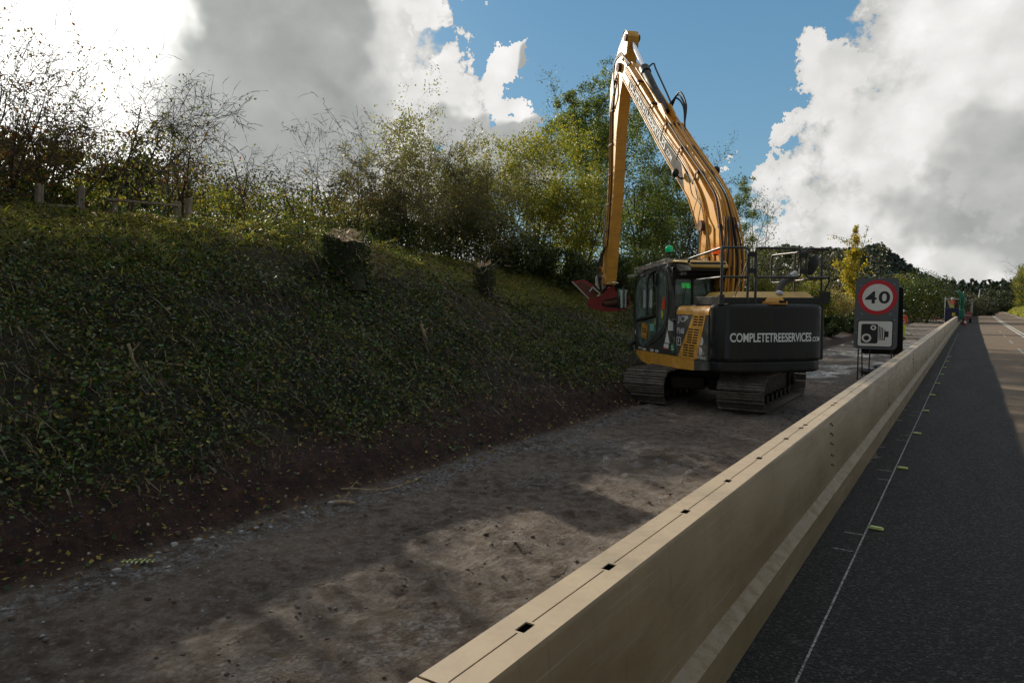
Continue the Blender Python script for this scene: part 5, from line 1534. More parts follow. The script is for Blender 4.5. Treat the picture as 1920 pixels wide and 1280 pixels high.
def car(d, lane, label, body_mat, rz=0, lights=False, van=False, name='car', s=1.0):
    x = lane + float(shift(d)); r = empty(name, (x, d, .01), rz - atan2(float(shift(d + 10) - shift(d)), 10), label, 'van' if van else 'car', 'traffic on the far road')
    h = 1.0 if not van else 1.75
    prof = [(-2.1, .30), (2.1, .30), (2.15, .75), (1.9, .95), (1.3, 1.0 if not van else 1.9), (.7, 1.42 if not van else 2.05), (-1.2, 1.45 if not van else 2.1), (-1.9, 1.02 if not van else 2.05), (-2.15, .85)]
    plate('body', [prof], 1.76, body_mat, r, Matrix.Translation((-.88, 0, 0)) @ basis((0, 1, 0), (0, 0, 1)), bevel=.08)
    MB().box((0, -1.75 if not van else -2.12, 1.18 if not van else 1.6), (1.4, .5 if not van else .1, .34)).build('rear_window', M_darkglass, r); MB().box((0, 1.15, 1.2), (1.5, .5, .34)).build('windscreen', M_darkglass, r)
    for x in (-.78, .78):
        for y in (-1.35, 1.35): MB().cyl((x - .11, y, .33), (x + .11, y, .33), .33, 16).build('wheel', M_rubber, r)
        MB().box((x * .85, -2.14 if not lights else -2.1, .78), (.30, .08, .16)).build('headlight' if lights else 'tail_light', M_white if lights else M_signred, r)
        MB().box((x * .85, 2.14, .72), (.30, .08, .16)).build('tail_light' if lights else 'headlight', M_signred if lights else M_white, r)
    return r


M_carblack = flat('car_paint_black', (.015, .016, .02), .25); M_carwhite = flat('car_paint_white', (.7, .7, .7), .3); M_carsilver = flat('car_paint_silver', (.35, .36, .38), .3, .5)
car(255, 1.0, 'dark car driving away in the left lane far down the road', M_carblack)
car(330, 1.0, 'silver car ahead of the dark one near the bend', M_carsilver)
car(300, 4.5, 'white car coming towards us at the bend', M_carwhite, 0, True)
car(390, 1.0, 'white van farthest away at the bend', M_carwhite, van=True, name='van')
r = empty('road_sign', (8.4 + float(shift(290)), 290, gz(8.4 + float(shift(290)), 290)), 0, 'tiny violet roadside sign by the bend on the right', 'road sign'); MB().box((0, 0, 2.2), (1.4, .06, 1.3)).build('panel', flat('violet_panel', (.25, .2, .4), .5), r); MB().cyl((0, .05, 0), (0, .05, 2.4), .05, 8).build('post', M_rail, r)
o = scatter_rocks('pale_stone', 1, np.array([[8.3 + float(shift(118)), 118, gz(8.3 + float(shift(118)), 118) + .1]]), [.6], M_stone, 9, None); tag(o, 'pale stone lying in the grass of the right verge', 'stone', kind='thing')
# ---------------------------------------------------------------- plants
class Twigs:
    def __init__(s): s.P0 = []; s.P1 = []; s.R0 = []; s.R1 = []; s.tips = []

    def seg(s, a, b, r0, r1): s.P0.append(a); s.P1.append(b); s.R0.append(r0); s.R1.append(r1)

    def grow(s, rg, p, d, L, r, lev, maxlev, kids, ratio, wig, trop, spread=.8, n=4):
        step = L / n
        for i in range(n):
            d = d + rg.normal(0, wig, 3); d[2] += trop[lev]
            d = d / (d @ d) ** .5
            q = p + d * step; r1 = r * (.80 if i < n - 1 else .5)
            s.seg(p, q, r, r1)
            if lev >= maxlev - 1: s.tips.append(q)
            if lev < maxlev and (i >= 1 or lev > 0):
                kk = kids[lev]; kk = int(kk) + (rg.rand() < kk - int(kk))
                for _ in range(kk):
                    c = d + rg.normal(0, spread, 3); c = c / (c @ c) ** .5
                    s.grow(rg, q, c, L * ratio * rg.uniform(.65, 1.15), r1 * .62, lev + 1, maxlev, kids, ratio, wig, trop, spread, max(3, n - 1))
            p = q; r = r1

    def mesh(s, name, minr=.004, sides=3, ribbon=.0085):
        P0 = np.array(s.P0); P1 = np.array(s.P1); R0 = np.maximum(np.array(s.R0), minr); R1 = np.maximum(np.array(s.R1), minr * .7)
        D = P1 - P0; D /= np.linalg.norm(D, axis=1)[:, None] + 1e-9
        A = np.cross(D, np.where(np.abs(D[:, 2:3]) > .9, np.array([[1., 0, 0]]), np.array([[0., 0, 1]]))); A /= np.linalg.norm(A, axis=1)[:, None] + 1e-9
        B = np.cross(D, A); N = len(P0); V = np.empty((N, 2 * sides, 3))
        for k in range(sides):
            a = 2 * pi * k / sides; o = A * cos(a) + B * sin(a)
            V[:, k] = P0 + o * R0[:, None]; V[:, sides + k] = P1 + o * R1[:, None]
        thin = np.array(s.R0) < ribbon
        i = np.nonzero(~thin)[0][:, None] * (2 * sides)
        F = np.concatenate([np.concatenate([i + k, i + (k + 1) % sides, i + sides + (k + 1) % sides, i + sides + k], 1) for k in range(sides)])
        if thin.any():
            t = np.nonzero(thin)[0]; ra = np.random.RandomState(1).rand(len(t), 1) * 6.28; o = (A[t] * np.cos(ra) + B[t] * np.sin(ra))
            W = np.stack([P0[t] - o * R0[t][:, None], P0[t] + o * R0[t][:, None], P1[t] + o * R1[t][:, None], P1[t] - o * R1[t][:, None]], 1).reshape(-1, 3)
            k = np.nonzero(~thin)[0]; V = V[k].reshape(-1, 3); m_ = len(k)
            i = np.arange(m_)[:, None] * (2 * sides)
            F = np.concatenate([np.concatenate([i + q, i + (q + 1) % sides, i + sides + (q + 1) % sides, i + sides + q], 1) for q in range(sides)]) if m_ else np.zeros((0, 4), int)
            F = np.concatenate([F, len(V) + np.arange(4 * len(t)).reshape(-1, 4)]); V = np.concatenate([V, W])
        return np_mesh(name, V.reshape(-1, 3), F)


def leaf_mesh(name, P, size, rg, up=0.0, aspect=.55):
    """one diamond-shaped face per leaf"""
    n = len(P); size = np.broadcast_to(size, (n,)) * rg.uniform(.6, 1.3, n)
    a = rg.normal(0, 1, (n, 3)); a[:, 2] *= (1 - up); a /= np.linalg.norm(a, axis=1)[:, None]
    b = rg.normal(0, 1, (n, 3)); b[:, 2] *= (1 - up); b -= a * (a * b).sum(1)[:, None]; b /= np.linalg.norm(b, axis=1)[:, None] + 1e-9
    c = np.cross(a, b)
    s = size[:, None]
    V = np.stack([P - a * s * .5, P + b * s * aspect * .5 + c * s * .08, P + a * s * .5, P - b * s * aspect * .5 + c * s * .08], 1)
    return np_mesh(name, V.reshape(-1, 3), np.arange(4 * n).reshape(n, 4))


def blades_mesh(name, P, H, rg, w=.012, lean=.6):
    n = len(P); d = rg.normal(0, lean, (n, 3)); d[:, 2] = 1; d /= np.linalg.norm(d, axis=1)[:, None]
    s = np.cross(d, rg.normal(0, 1, (n, 3))); s /= np.linalg.norm(s, axis=1)[:, None]; H = np.broadcast_to(H, (n,))[:, None] * rg.uniform(.5, 1.3, (n, 1))
    bend = rg.normal(0, .35, (n, 3)) * H; bend[:, 2] = -np.abs(bend[:, 2]) * .5
    mid = P + d * H * .55; top = P + d * H + bend
    V = np.stack([P - s * w, P + s * w, mid + s * w * .8, mid - s * w * .8, mid - s * w * .8, mid + s * w * .8, top + s * w * .2, top - s * w * .2], 1)
    return np_mesh(name, V.reshape(-1, 3), np.arange(8 * n).reshape(2 * n, 4))


def clump_points(rg, n, size, clumps, rc=(.25, .5), top=0):
    """leaf positions gathered in clumps within an ellipsoid of half-axes size"""
    c = rg.normal(0, 1, (clumps, 3)); c /= np.linalg.norm(c, axis=1)[:, None]; c *= rg.uniform(.25, .95, (clumps, 1)) ** .6
    c = c * np.array(size)
    rad = rg.uniform(rc[0], rc[1], clumps) * min(size)
    w = rad ** 2; k = rg.choice(clumps, n, p=w / w.sum())
    o = rg.normal(0, 1, (n, 3)); o /= np.linalg.norm(o, axis=1)[:, None]; o *= rg.rand(n, 1) ** .45
    return c[k] + o * rad[k][:, None] * np.array([1, 1, .85])


def plant(name, base, label, cat, group, seed, height, stems=4, lean=(0, 0), levels=3, kids=(1.6, 1.6, 1.5), ratio=.5, wig=.14, trop=(.05, .02, -.02, -.05), spread=.75, r0=.05,
          bark=None, leaf=None, leaves_per_tip=2.0, leaf_size=.07, leaf_sigma=.10, canopy=None, canopy_n=0, base_spread=.5, minr=.005, first='stems', splay=.35, aspect=.55, low=0.0):
    rg = np.random.RandomState(seed)
    root = empty(name, base, 0, label, cat, group)
    T = Twigs()
    for k in range(stems):
        a = rg.rand() * 6.28; o = np.array([cos(a), sin(a), 0]) * rg.rand() * base_spread; o[2] = -.1
        d = np.array([cos(a) * splay * rg.rand() + lean[0], sin(a) * splay * rg.rand() + lean[1], 1.0]); d /= np.linalg.norm(d)
        T.grow(rg, o, d, height * rg.uniform(.72, 1.0), r0 * rg.uniform(.7, 1.1), 0, levels, kids, ratio, wig, trop, spread, 6)
    o = link(first, T.mesh(first, minr), bark or M_twig, root, smooth=0)
    if first == 'stems': o['kind'] = 'stuff'
    tips = np.array(T.tips) if T.tips else np.zeros((1, 3))
    if leaf:
        if low: tips = tips[(tips[:, 2] < height * low) | (rg.rand(len(tips)) < .18)]
        n = int(len(tips) * leaves_per_tip)
        P = tips[rg.randint(0, len(tips), n)] + rg.normal(0, leaf_sigma, (n, 3))
        if canopy_n: P = np.concatenate([P, canopy(rg, canopy_n)])
        P = P[P[:, 2] > -.15]
        link('foliage', leaf_mesh('foliage', P, leaf_size, rg, aspect=aspect), leaf, root, smooth=0)
    return root


def bush(name, base, size, n, clumps, leafsize, mat, label, cat, group, seed, rc=(.28, .55), bark=None, stems=5, aspect=.6, lift=.0, trunk='stems', r0=.03, stick=1.0):
    rg = np.random.RandomState(seed)
    root = empty(name, base, 0, label, cat, group)
    P = clump_points(rg, n, size, clumps, rc) + np.array([0, 0, size[2] * .85 + lift])
    P = P[P[:, 2] > -.3]
    link('foliage', leaf_mesh('foliage', P, leafsize, rg, aspect=aspect), mat, root, smooth=0)
    T = Twigs()
    for k in range(stems):
        a = rg.rand() * 6.28
        d = np.array([cos(a) * .5, sin(a) * .5, 1.0]); d /= np.linalg.norm(d)
        T.grow(rg, np.array([cos(a) * size[0] * .15, sin(a) * size[1] * .15, -.2]), d, (size[2] * 1.5 + lift) * rg.uniform(.7, 1.0) * stick, r0, 0, 2, (1.3, 1.3), .45, .15, (.03, .0, 0), .7, 5)
    o = link(trunk, T.mesh(trunk, max(.006, leafsize * .06)), bark or M_twig, root, smooth=0)
    if trunk == 'stems': o['kind'] = 'stuff'
    return root


def blobs(pos, x, lst, n, rg, sub=16):
    # canopy masses given as (px, py, radius m) seen on the plane X = x, turned into leaf positions round the foot `pos`
    P = []; w = np.array([r ** 2.2 for _, _, r in lst]); w /= w.sum()
    for (px, py, r), k in zip(lst, w):
        c = at_x(px, py, x) - np.array(pos)
        m = int(n * k); cl = rg.normal(0, 1, (sub, 3)); cl /= np.linalg.norm(cl, axis=1)[:, None]; cl *= r * rg.uniform(.3, 1.0, (sub, 1))
        o = rg.normal(0, 1, (m, 3)); o /= np.linalg.norm(o, axis=1)[:, None]; o *= rg.rand(m, 1) ** .5 * r * .36
        P.append(c + cl[rg.randint(0, sub, m)] * np.array([1.2, 1.2, 1]) + o)
    return np.concatenate(P)


def g3(p): return (float(p[0]), float(p[1]), gz(p[0], p[1]))


# --- ground cover on the bank (nobody could count it)
rg = np.random.RandomState(17)


def bank_points(n, y0, y1, pw, s0=0.0, s1=1.0):
    y = y0 + (y1 - y0) * rg.rand(n) ** pw
    x = toe_x(y) - (s0 + (s1 - s0) * rg.rand(n)) * 7.9
    return x, y, ground_z(x, y, False)


x, y, z = bank_points(190000, 0.0, 30, 1.35, .0, 1.0)
s = (toe_x(y) - x) / 7.9
dens_ = .22 + 2.6 * fbm(x * .8, y * .8, 101, 3) + .55 * (1 - s) * (y < 9) + .2 * (y < 7) - 1.1 * sstep(s + .25 * fbm(x * .8, y * .6, 121, 4), .5, .78)
dens_ = dens_ * (.10 + .90 * sstep(s + .06 * fbm(y * 2, x * 2, 5, 2), .02, .11))
keep = rg.rand(len(x)) < np.clip(dens_, .03, 1)
x, y, z = x[keep], y[keep], z[keep]
P = np.stack([x, y, z + .02 + .17 * rg.rand(len(x)) ** 1.5 * (1 + 1.2 * np.clip(fbm(x * .7, y * .7, 103, 3) * 2, 0, 1))], 1)
dist = np.hypot(x, y)
o = link('bramble_cover', leaf_mesh('bramble_cover', P, .032 + .0016 * np.clip(dist, 4, 25), rg, up=.45, aspect=.72), L_bramble, smooth=0); tag(o, kind='stuff')
x, y, z = bank_points(12000, 0.0, 26, 1.4, -.05, 1.0)
P = np.stack([x, y, z + .03 + .16 * rg.rand(len(x))], 1)
tag(link('fallen_leaves', leaf_mesh('fallen_leaves', P, .045, rg, up=.6, aspect=.7), L_litter, smooth=0), kind='stuff')
# brash: cut stalks lying about
n = 42000
x, y, z = bank_points(n, 0.0, 30, 1.3, .04, 1.0)
a = rg.normal(YAW + .15, .9, n); L_ = (.08 + .45 * rg.rand(n) ** 2) * np.clip((toe_x(y) - x) / 1.6, .35, 1); dx = np.cos(a) * L_; dy = np.sin(a) * L_
z2 = ground_z(x + dx, y + dy, False)
A = np.stack([x, y, z + .02 + .08 * rg.rand(n)], 1); B = np.stack([x + dx, y + dy, np.maximum(z2, z - .5 * L_) + .02 + .10 * rg.rand(n)], 1)
M1 = (A + B) / 2 + rg.normal(0, .03, (n, 3)); sd = np.stack([-dy, dx, dx * 0], 1); sd = sd / np.linalg.norm(sd, axis=1)[:, None] * (.003 + .006 * rg.rand(n, 1) ** 3)
sd[:, 2] = sd[:, 0] * .7
V = np.stack([A - sd, A + sd, M1 + sd, M1 - sd, M1 - sd, M1 + sd, B + sd * .5, B - sd * .5], 1)
me = np_mesh('cut_brash', V.reshape(-1, 3), np.arange(8 * n).reshape(2 * n, 4))
tag(link('cut_brash', me, L_straw, smooth=0), kind='stuff')
# tufts and weeds standing up from the cut bank
nt_ = 260
x, y, z = bank_points(nt_, 0.5, 28, 1.2, .06, 1.0)
k = rg.randint(0, nt_, 15000)
P = np.stack([x[k] + rg.normal(0, .10, 15000), y[k] + rg.normal(0, .10, 15000), z[k]], 1); P[:, 2] = ground_z(P[:, 0], P[:, 1], False)
tag(link('weed_tufts', blades_mesh('weed_tufts', P, (.08 + .14 * rg.rand(nt_) ** 2)[k], rg, .004, .7), L_straw, smooth=0), kind='stuff')
k = rg.randint(0, nt_, 16000)
P = np.stack([x[k] + rg.normal(0, .30, 16000), y[k] + rg.normal(0, .30, 16000), z[k]], 1); P[:, 2] = ground_z(P[:, 0], P[:, 1], False) + .30 * rg.rand(16000) ** 1.6
tag(link('bramble_mounds', leaf_mesh('bramble_mounds', P, .062, rg, up=.35, aspect=.75), L_bramble, smooth=0), kind='stuff')
# grass towards the top of the bank and along the verges
x, y, z = bank_points(66000, 0.5, 32, 1.2, .50, 1.08)
s = (toe_x(y) - x) / 7.9
keep = rg.rand(len(x)) < np.clip(.06 + 1.7 * sstep(s, .52, .74) + fbm(x, y, 111, 3) * 1.6, .03, 1)
P = np.stack([x, y, z], 1)[keep]
tag(link('grass', blades_mesh('grass', P, (.09 + .10 * rg.rand(len(P))), rg, .010, .9), L_grass, smooth=0), kind='stuff')
n = 18000
y = 25 + 330 * rg.rand(n) ** 1.3; x = 6.9 + shift(y) + 10 * rg.rand(n) ** 1.4
P = np.stack([x, y, ground_z(x, y, False)], 1)
tag(link('verge_grass', blades_mesh('verge_grass', P, .40 + .004 * y, rg, .045, .5), L_grass, smooth=0), kind='stuff')

# --- stumps
M_moss, g, out = material('mossy_bark')
tc = g.n('ShaderNodeTexCoord').outputs['Object']
nn = g.noise(tc, 6, 6, .65)
principled(g, out, g.mix(g.mr(nn, .4, .6), (.045, .035, .026), (.035, .05, .015)), .95, 0, g.bump(g.noise(g.v('MULTIPLY', tc, (4, 4, 1)), 6, 6, .7), 1.0, .05))


def stump(px, py, w, h, tilt, label, seed, ivy=2200):
    p = pick_ground(px, py); rg = np.random.RandomState(seed)
    root = empty('tree_stump', g3(p), YAW, label, 'tree stump')
    n = 28; rings = []
    for z, k in ((-.3, 1.18), (0, 1.1), (.25, 1.0), (.6, .95), (1, .98)):
        ring = []
        for j in range(n):
            a = 2 * pi * j / n
            rr = w / 2 * k * (1 + .13 * sin(3 * a + seed) + .09 * sin(5 * a + 2 * z) + .05 * sin(9 * a) + .035 * rg.randn())
            ring.append((rr * cos(a), rr * sin(a), z * h + ((tilt * cos(a) + .38 * sin(a)) * w * .5 if z == 1 else 0) + (.03 * rg.randn() if z == 1 else 0)))
        rings.append(ring)
    V = [v for q in rings for v in q]
    F = [(i * n + j, i * n + (j + 1) % n, (i + 1) * n + (j + 1) % n, (i + 1) * n + j) for i in range(4) for j in range(n)]
    MB().add(V, F).build('bark', M_moss, root)
    top = rings[-1]
    c = (sum(v[0] for v in top) / n, sum(v[1] for v in top) / n, sum(v[2] for v in top) / n)
    t2 = [(v[0] * .97, v[1] * .97, v[2] + .01) for v in top]
    MB().add(t2 + [c], [(j, (j + 1) % n, n) for j in range(n)]).build('cut_face', M_cutwood, root, smooth=0)
    a = rg.rand(ivy) * 6.28; zz = -.25 + rg.rand(ivy) ** .8 * (h + .28)
    P = np.stack([np.cos(a) * (w / 2 * 1.08 + .08 * rg.rand(ivy)), np.sin(a) * (w / 2 * 1.08 + .08 * rg.rand(ivy)), zz], 1)
    link('ivy', leaf_mesh('ivy', P, .055, rg), L_ivy, root, smooth=0)
    T = Twigs()
    for k in range(60):
        a = rg.rand() * 6.28; q = np.array([cos(a) * w * .5, sin(a) * w * .5, rg.rand() * h])
        T.grow(rg, q, np.array([cos(a), sin(a), rg.uniform(-.6, 1.2)]), rg.uniform(.15, .5), .008, 0, 1, (.6,), .5, .25, (-.05, 0), .6, 3)
    link('shoots', T.mesh('shoots', .003), M_deadwood, root, smooth=0)['kind'] = 'stuff'
    return root


stump(650, 522, .70, .78, -.18, 'broad ivy covered tree stump near the top of the bank with a tilted cut face', 4)
stump(908, 545, .40, .62, .2, 'narrow tree stump with reddish cut top further right on the bank', 5, 800)

# --- timber fence at the top of the bank
fr = empty('timber_fence', g3(at_x(215, 400, -13.1)), 0, 'old post and rail timber fence half hidden at the top of the bank', 'fence')
fo = Vector(fr.location)


def fpt(px, py, x=-13.1): return Vector([float(v) for v in at_x(px, py, x)]) - fo


for px, y0, y1 in ((72, 345, 430), (150, 350, 425), (212, 372, 425), (330, 378, 428), (352, 372, 420)):
    MB().bar(fpt(px, y1), fpt(px + 2, y0), .11, .10).build('post', M_wood, fr, bevel=.01)
for a, b, w in (((60, 384), (150, 388), .10), ((200, 374), (338, 386), .11), ((62, 402), (208, 410), .09)):
    MB().bar(fpt(*a, -13.02), fpt(*b, -13.02), w, .04).build('rail', M_wood, fr, bevel=.006)
o = MB().bar(fpt(222, 398, -12.95), fpt(346, 413, -12.85), .09, .035).build('rail', M_deadwood, fr, bevel=.006); o['label'] = 'pale slipped rail'

# --- thicket on the crest, left to right
HG = 'hedge shrubs along the top of the bank'
BG = 'bare arching shrubs above the bank'


def crest(px, x=-14.2, py=420):
    p = at_x(px, py, x); return (float(p[0]), float(p[1]), gz(p[0], p[1]) - .1)


def topz(px, py, x):  # height above the ground there of a pixel seen on the plane x
    p = at_x(px, py, x); return float(p[2] - gz(p[0], p[1]))


bare = [(-40, 60, -13.9, 'tallest bare thorn shrub at the left edge, arching against the bright sky', 9, 6, (.06, .10)), (40, 130, -14.4, 'bare thorn shrub with russet leaves second from the left edge', 10, 5, (.05, .10)),
        (110, 175, -14.0, 'twisted bare shrub in front of the glare above the fence rail', 11, 5, (.05, .22)), (170, 110, -13.8, 'bare shrub whose long twigs arch far to the right of the glare', 12, 4, (.12, .34)),
        (330, 185, -14.6, 'thin bare shrub standing right of the fence gap', 13, 4, (.0, .12)), (400, 215, -14.3, 'low bare shrub between the two thin upright ones', 14, 2, (.02, .15)),
        (478, 190, -14.6, 'slim bare sapling with a few dark leaves at its top', 15, 1, (.0, .10)), (560, 250, -14.4, 'fine bare sapling left of the ivy stump', 16, 2, (.02, .12)), (655, 255, -14.6, 'bare shrub arching to the left above the ivy stump', 17, 4, (-.12, -.25)),
        (745, 228, -14.3, 'tangled grey hawthorn with almost no leaves, tallest of the middle', 18, 6, (.0, .08)), (830, 240, -14.6, 'rounded grey hawthorn right of the tallest one', 19, 6, (.0, .0)), (900, 300, -14.0, 'low dense hawthorn in front of the green sallow', 20, 5, (.0, .0))]
for i, (px, py, X_, lab, sd, st, ln) in enumerate(bare):
    h = topz(px, py, X_)
    dense = i >= 9
    plant('bare_shrub', crest(px, X_), lab, 'shrub', BG, sd, h * (.74 if dense else 1.0 if i < 4 else .85), stems=st + (2 if dense else 0), lean=ln, levels=4 if dense else 3, kids=(1.6, 1.6, 1.4, .8) if dense else (1.4, 1.5, 1.2), ratio=.46 if dense else .52, wig=.13,
          trop=(.03, -.02, -.07, -.10, -.1), spread=.72, r0=.045, bark=M_paletwig if dense else M_twig, leaf=L_dull if dense else (L_hedge if i % 2 else L_bare), leaves_per_tip=.45 if dense else .5, leaf_size=.07, leaf_sigma=.06,
          low=0 if dense else .6, minr=.0045 if dense else .005, base_spread=.9 if dense else .7, splay=.55)

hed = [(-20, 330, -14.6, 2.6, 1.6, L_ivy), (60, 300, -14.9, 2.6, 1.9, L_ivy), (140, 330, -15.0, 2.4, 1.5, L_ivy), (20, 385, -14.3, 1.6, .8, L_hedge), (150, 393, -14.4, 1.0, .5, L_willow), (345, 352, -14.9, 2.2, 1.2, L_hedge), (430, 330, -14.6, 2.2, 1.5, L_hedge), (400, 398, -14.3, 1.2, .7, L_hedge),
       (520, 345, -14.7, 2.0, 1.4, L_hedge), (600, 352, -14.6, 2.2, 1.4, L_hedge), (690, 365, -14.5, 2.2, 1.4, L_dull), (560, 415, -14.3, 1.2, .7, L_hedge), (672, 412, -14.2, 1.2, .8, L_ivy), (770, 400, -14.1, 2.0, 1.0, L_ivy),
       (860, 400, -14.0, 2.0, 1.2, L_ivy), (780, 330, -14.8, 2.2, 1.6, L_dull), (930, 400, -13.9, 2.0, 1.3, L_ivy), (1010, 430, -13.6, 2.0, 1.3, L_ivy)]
wh = ['far left end of the bank top', 'dark mound behind the left post', 'dark mound behind the fence', 'front of the fence at far left', 'sunlit tuft behind the fence gap', 'just right of the fence', 'below the thin upright shrub', 'low dark one in the shade right of the fence',
      'below the slim sapling', 'left of and behind the ivy stump', 'behind the ivy stump', 'low dark one left of the ivy stump', 'low dark one behind the ivy stump', 'dark one below the tallest hawthorn', 'dark one below the rounded hawthorn', 'brownish one inside the hawthorns', 'dark one right of the hawthorns', 'dark one at the foot of the willow']
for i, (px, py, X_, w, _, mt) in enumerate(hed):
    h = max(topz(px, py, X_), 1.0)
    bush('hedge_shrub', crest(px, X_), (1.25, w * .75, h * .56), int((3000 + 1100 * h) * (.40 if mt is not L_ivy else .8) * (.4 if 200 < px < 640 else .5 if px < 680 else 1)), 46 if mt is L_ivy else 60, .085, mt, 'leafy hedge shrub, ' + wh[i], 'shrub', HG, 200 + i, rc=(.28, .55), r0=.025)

# --- sallow, willow and alder behind the machine
p = at_x(925, 420, -15.0)
plant('sallow_shrub', g3(p), 'pale green sallow shrub between the hawthorns and the willow', 'shrub', None, 31, topz(925, 250, -15.0) * .9, stems=6, levels=3, kids=(1.6, 1.6, 1.2), ratio=.5, wig=.12, r0=.05, leaf=L_willow, leaves_per_tip=4, leaf_size=.085, leaf_sigma=.14, splay=.6, base_spread=1.0,
      canopy=lambda rg, n: blobs(g3(p), -15.0, [(925, 275, .5), (900, 272, .4), (952, 298, .6), (880, 300, .6), (930, 330, 1.0), (965, 345, .7)], n, rg), canopy_n=3500)


def crown(cx, cy, z0, z1, rx, ry, cl, rc=(.2, .42)):
    def f(rg, n):
        P = clump_points(rg, n, (rx, ry, (z1 - z0) / 2), cl, rc)
        return P + np.array([cx, cy, (z0 + z1) / 2])
    return f


def treeat(name, px, x, ytop, label, seed, leaf, rx, cn, lf, stems=3, zlow=.15, r0=.12, group=None, lean=(0, 0), cl=60, lpt=2.5, rc=(.2, .42), levels=3, ry=None, bark=None, cat='tree', dz=0, bl=None, kids=(1.8, 1.8, 1.6, 1.2), hk=.95):
    p = at_x(px, 500, x); h = topz(px, ytop, x); b = g3(p)
    return plant(name, b, label, cat, group, seed, h * hk, stems=stems, lean=lean, levels=levels, kids=kids, ratio=.27 if bl else .36, wig=.10, trop=(.03, .03, .0, 0), spread=.7, r0=r0, bark=bark or M_bark, leaf=leaf, leaves_per_tip=lpt,
                 leaf_size=lf, leaf_sigma=.22, canopy=(lambda rg, n: blobs(b, x, bl, n, rg)) if bl else crown(0, 0, h * zlow, h * 1.0, rx, ry or rx, cl, rc), canopy_n=cn, base_spread=.5, minr=.008, first='trunk', splay=.10 if bl else .22)


treeat('willow_tree', 1010, -14.6, 262, 'yellow green willow on the left of the tall alder', 41, L_willow, 1.7, 19000, .10, stems=6, zlow=.0, cl=80, r0=.08, lpt=.6, hk=.75, kids=(1.5, 1.5, 1.3),
       bl=[(1010, 275, .8), (1040, 262, .8), (985, 305, .9), (1078, 262, .9), (1100, 300, 1.2), (1020, 335, 1.4), (980, 365, 1.2), (1060, 385, 1.6), (1110, 400, 1.4), (1010, 430, 1.3), (1080, 460, 1.4)])
treeat('willow_tree', 1085, -13.6, 300, 'lower willow close behind the red mower head', 42, L_willow, 1.5, 9000, .10, stems=4, zlow=.0, cl=70, r0=.07, lpt=1, hk=.8, kids=(1.5, 1.5, 1.2))
treeat('alder_tree', 1090, -17.0, 185, 'left stem of the tall alder group, rounded shoulder against the blue', 43, L_alder, 2.0, 18000, .12, stems=3, zlow=.25, lpt=.5, hk=.85, kids=(1.5, 1.5, 1.2),
       bl=[(1062, 190, .6), (1085, 215, .9), (1065, 240, 1.0), (1110, 200, 1.1), (1100, 255, 1.3), (1060, 290, 1.2), (1125, 300, 1.5)])
treeat('alder_tree', 1165, -16.5, 95, 'tallest alder, its top showing behind the machine arm', 44, L_alder, 2.0, 28000, .12, stems=3, zlow=.2, lpt=.5, hk=.84, kids=(1.5, 1.5, 1.2),
       bl=[(1160, 112, .45), (1152, 140, .8), (1128, 170, .9), (1170, 185, 1.1), (1205, 140, .45), (1212, 180, .8), (1150, 235, 1.5), (1210, 235, 1.2), (1248, 215, .5), (1245, 270, 1.1), (1180, 300, 1.9), (1265, 300, .7), (1240, 345, 1.6), (1150, 370, 1.8)])
treeat('alder_tree', 1268, -14.5, 240, 'alder seen under and behind the boom', 45, L_alder, 2.2, 14000, .12, stems=4, zlow=.1, lpt=.5, hk=.85, kids=(1.6, 1.6, 1.4),
       bl=[(1262, 262, .5), (1275, 300, .8), (1250, 330, 1.1), (1290, 350, .9), (1240, 400, 1.4), (1290, 410, 1.2), (1215, 440, 1.2)])
treeat('alder_tree', 1205, -13.0, 330, 'lower dark alder right behind the machine arm', 46, L_alder, 1.9, 12000, .11, stems=4, zlow=.0, cl=60, lpt=1, kids=(1.5, 1.5, 1.2))
treeat('ash_tree', 1395, -11.5, 335, 'open crowned tree right of the boom elbow, sky showing through', 47, L_alder, 2.6, 12000, .10, stems=4, zlow=.3, lpt=.35, r0=.07, hk=.85, lean=(.0, -.05), kids=(1.7, 1.6, 1.4),
       bl=[(1402, 348, .55), (1395, 378, .65), (1368, 398, .8), (1412, 402, .45), (1350, 368, .5), (1330, 345, .4), (1385, 440, .8), (1350, 430, .8), (1405, 452, .4), (1312, 335, .5), (1372, 480, .8), (1325, 395, .7)])
treeat('thorn_tree', 1330, -11.0, 400, 'small dense tree behind the boom foot', 48, L_dark, 1.9, 6000, .11, stems=4, zlow=.0, cl=50, lpt=.6, kids=(1.5, 1.5, 1.2))
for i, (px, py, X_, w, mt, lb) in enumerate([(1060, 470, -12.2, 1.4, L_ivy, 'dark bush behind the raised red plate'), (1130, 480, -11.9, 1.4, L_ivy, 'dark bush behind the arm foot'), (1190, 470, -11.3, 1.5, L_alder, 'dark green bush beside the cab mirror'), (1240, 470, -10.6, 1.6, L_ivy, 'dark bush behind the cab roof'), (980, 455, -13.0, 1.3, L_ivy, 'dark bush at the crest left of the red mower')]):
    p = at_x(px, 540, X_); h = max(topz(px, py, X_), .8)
    bush('dark_bush', g3(p), (1.2, w, h * .56), 8000, 40, .085, mt, lb, 'bush', 'dark bushes behind the machine', 300 + i)
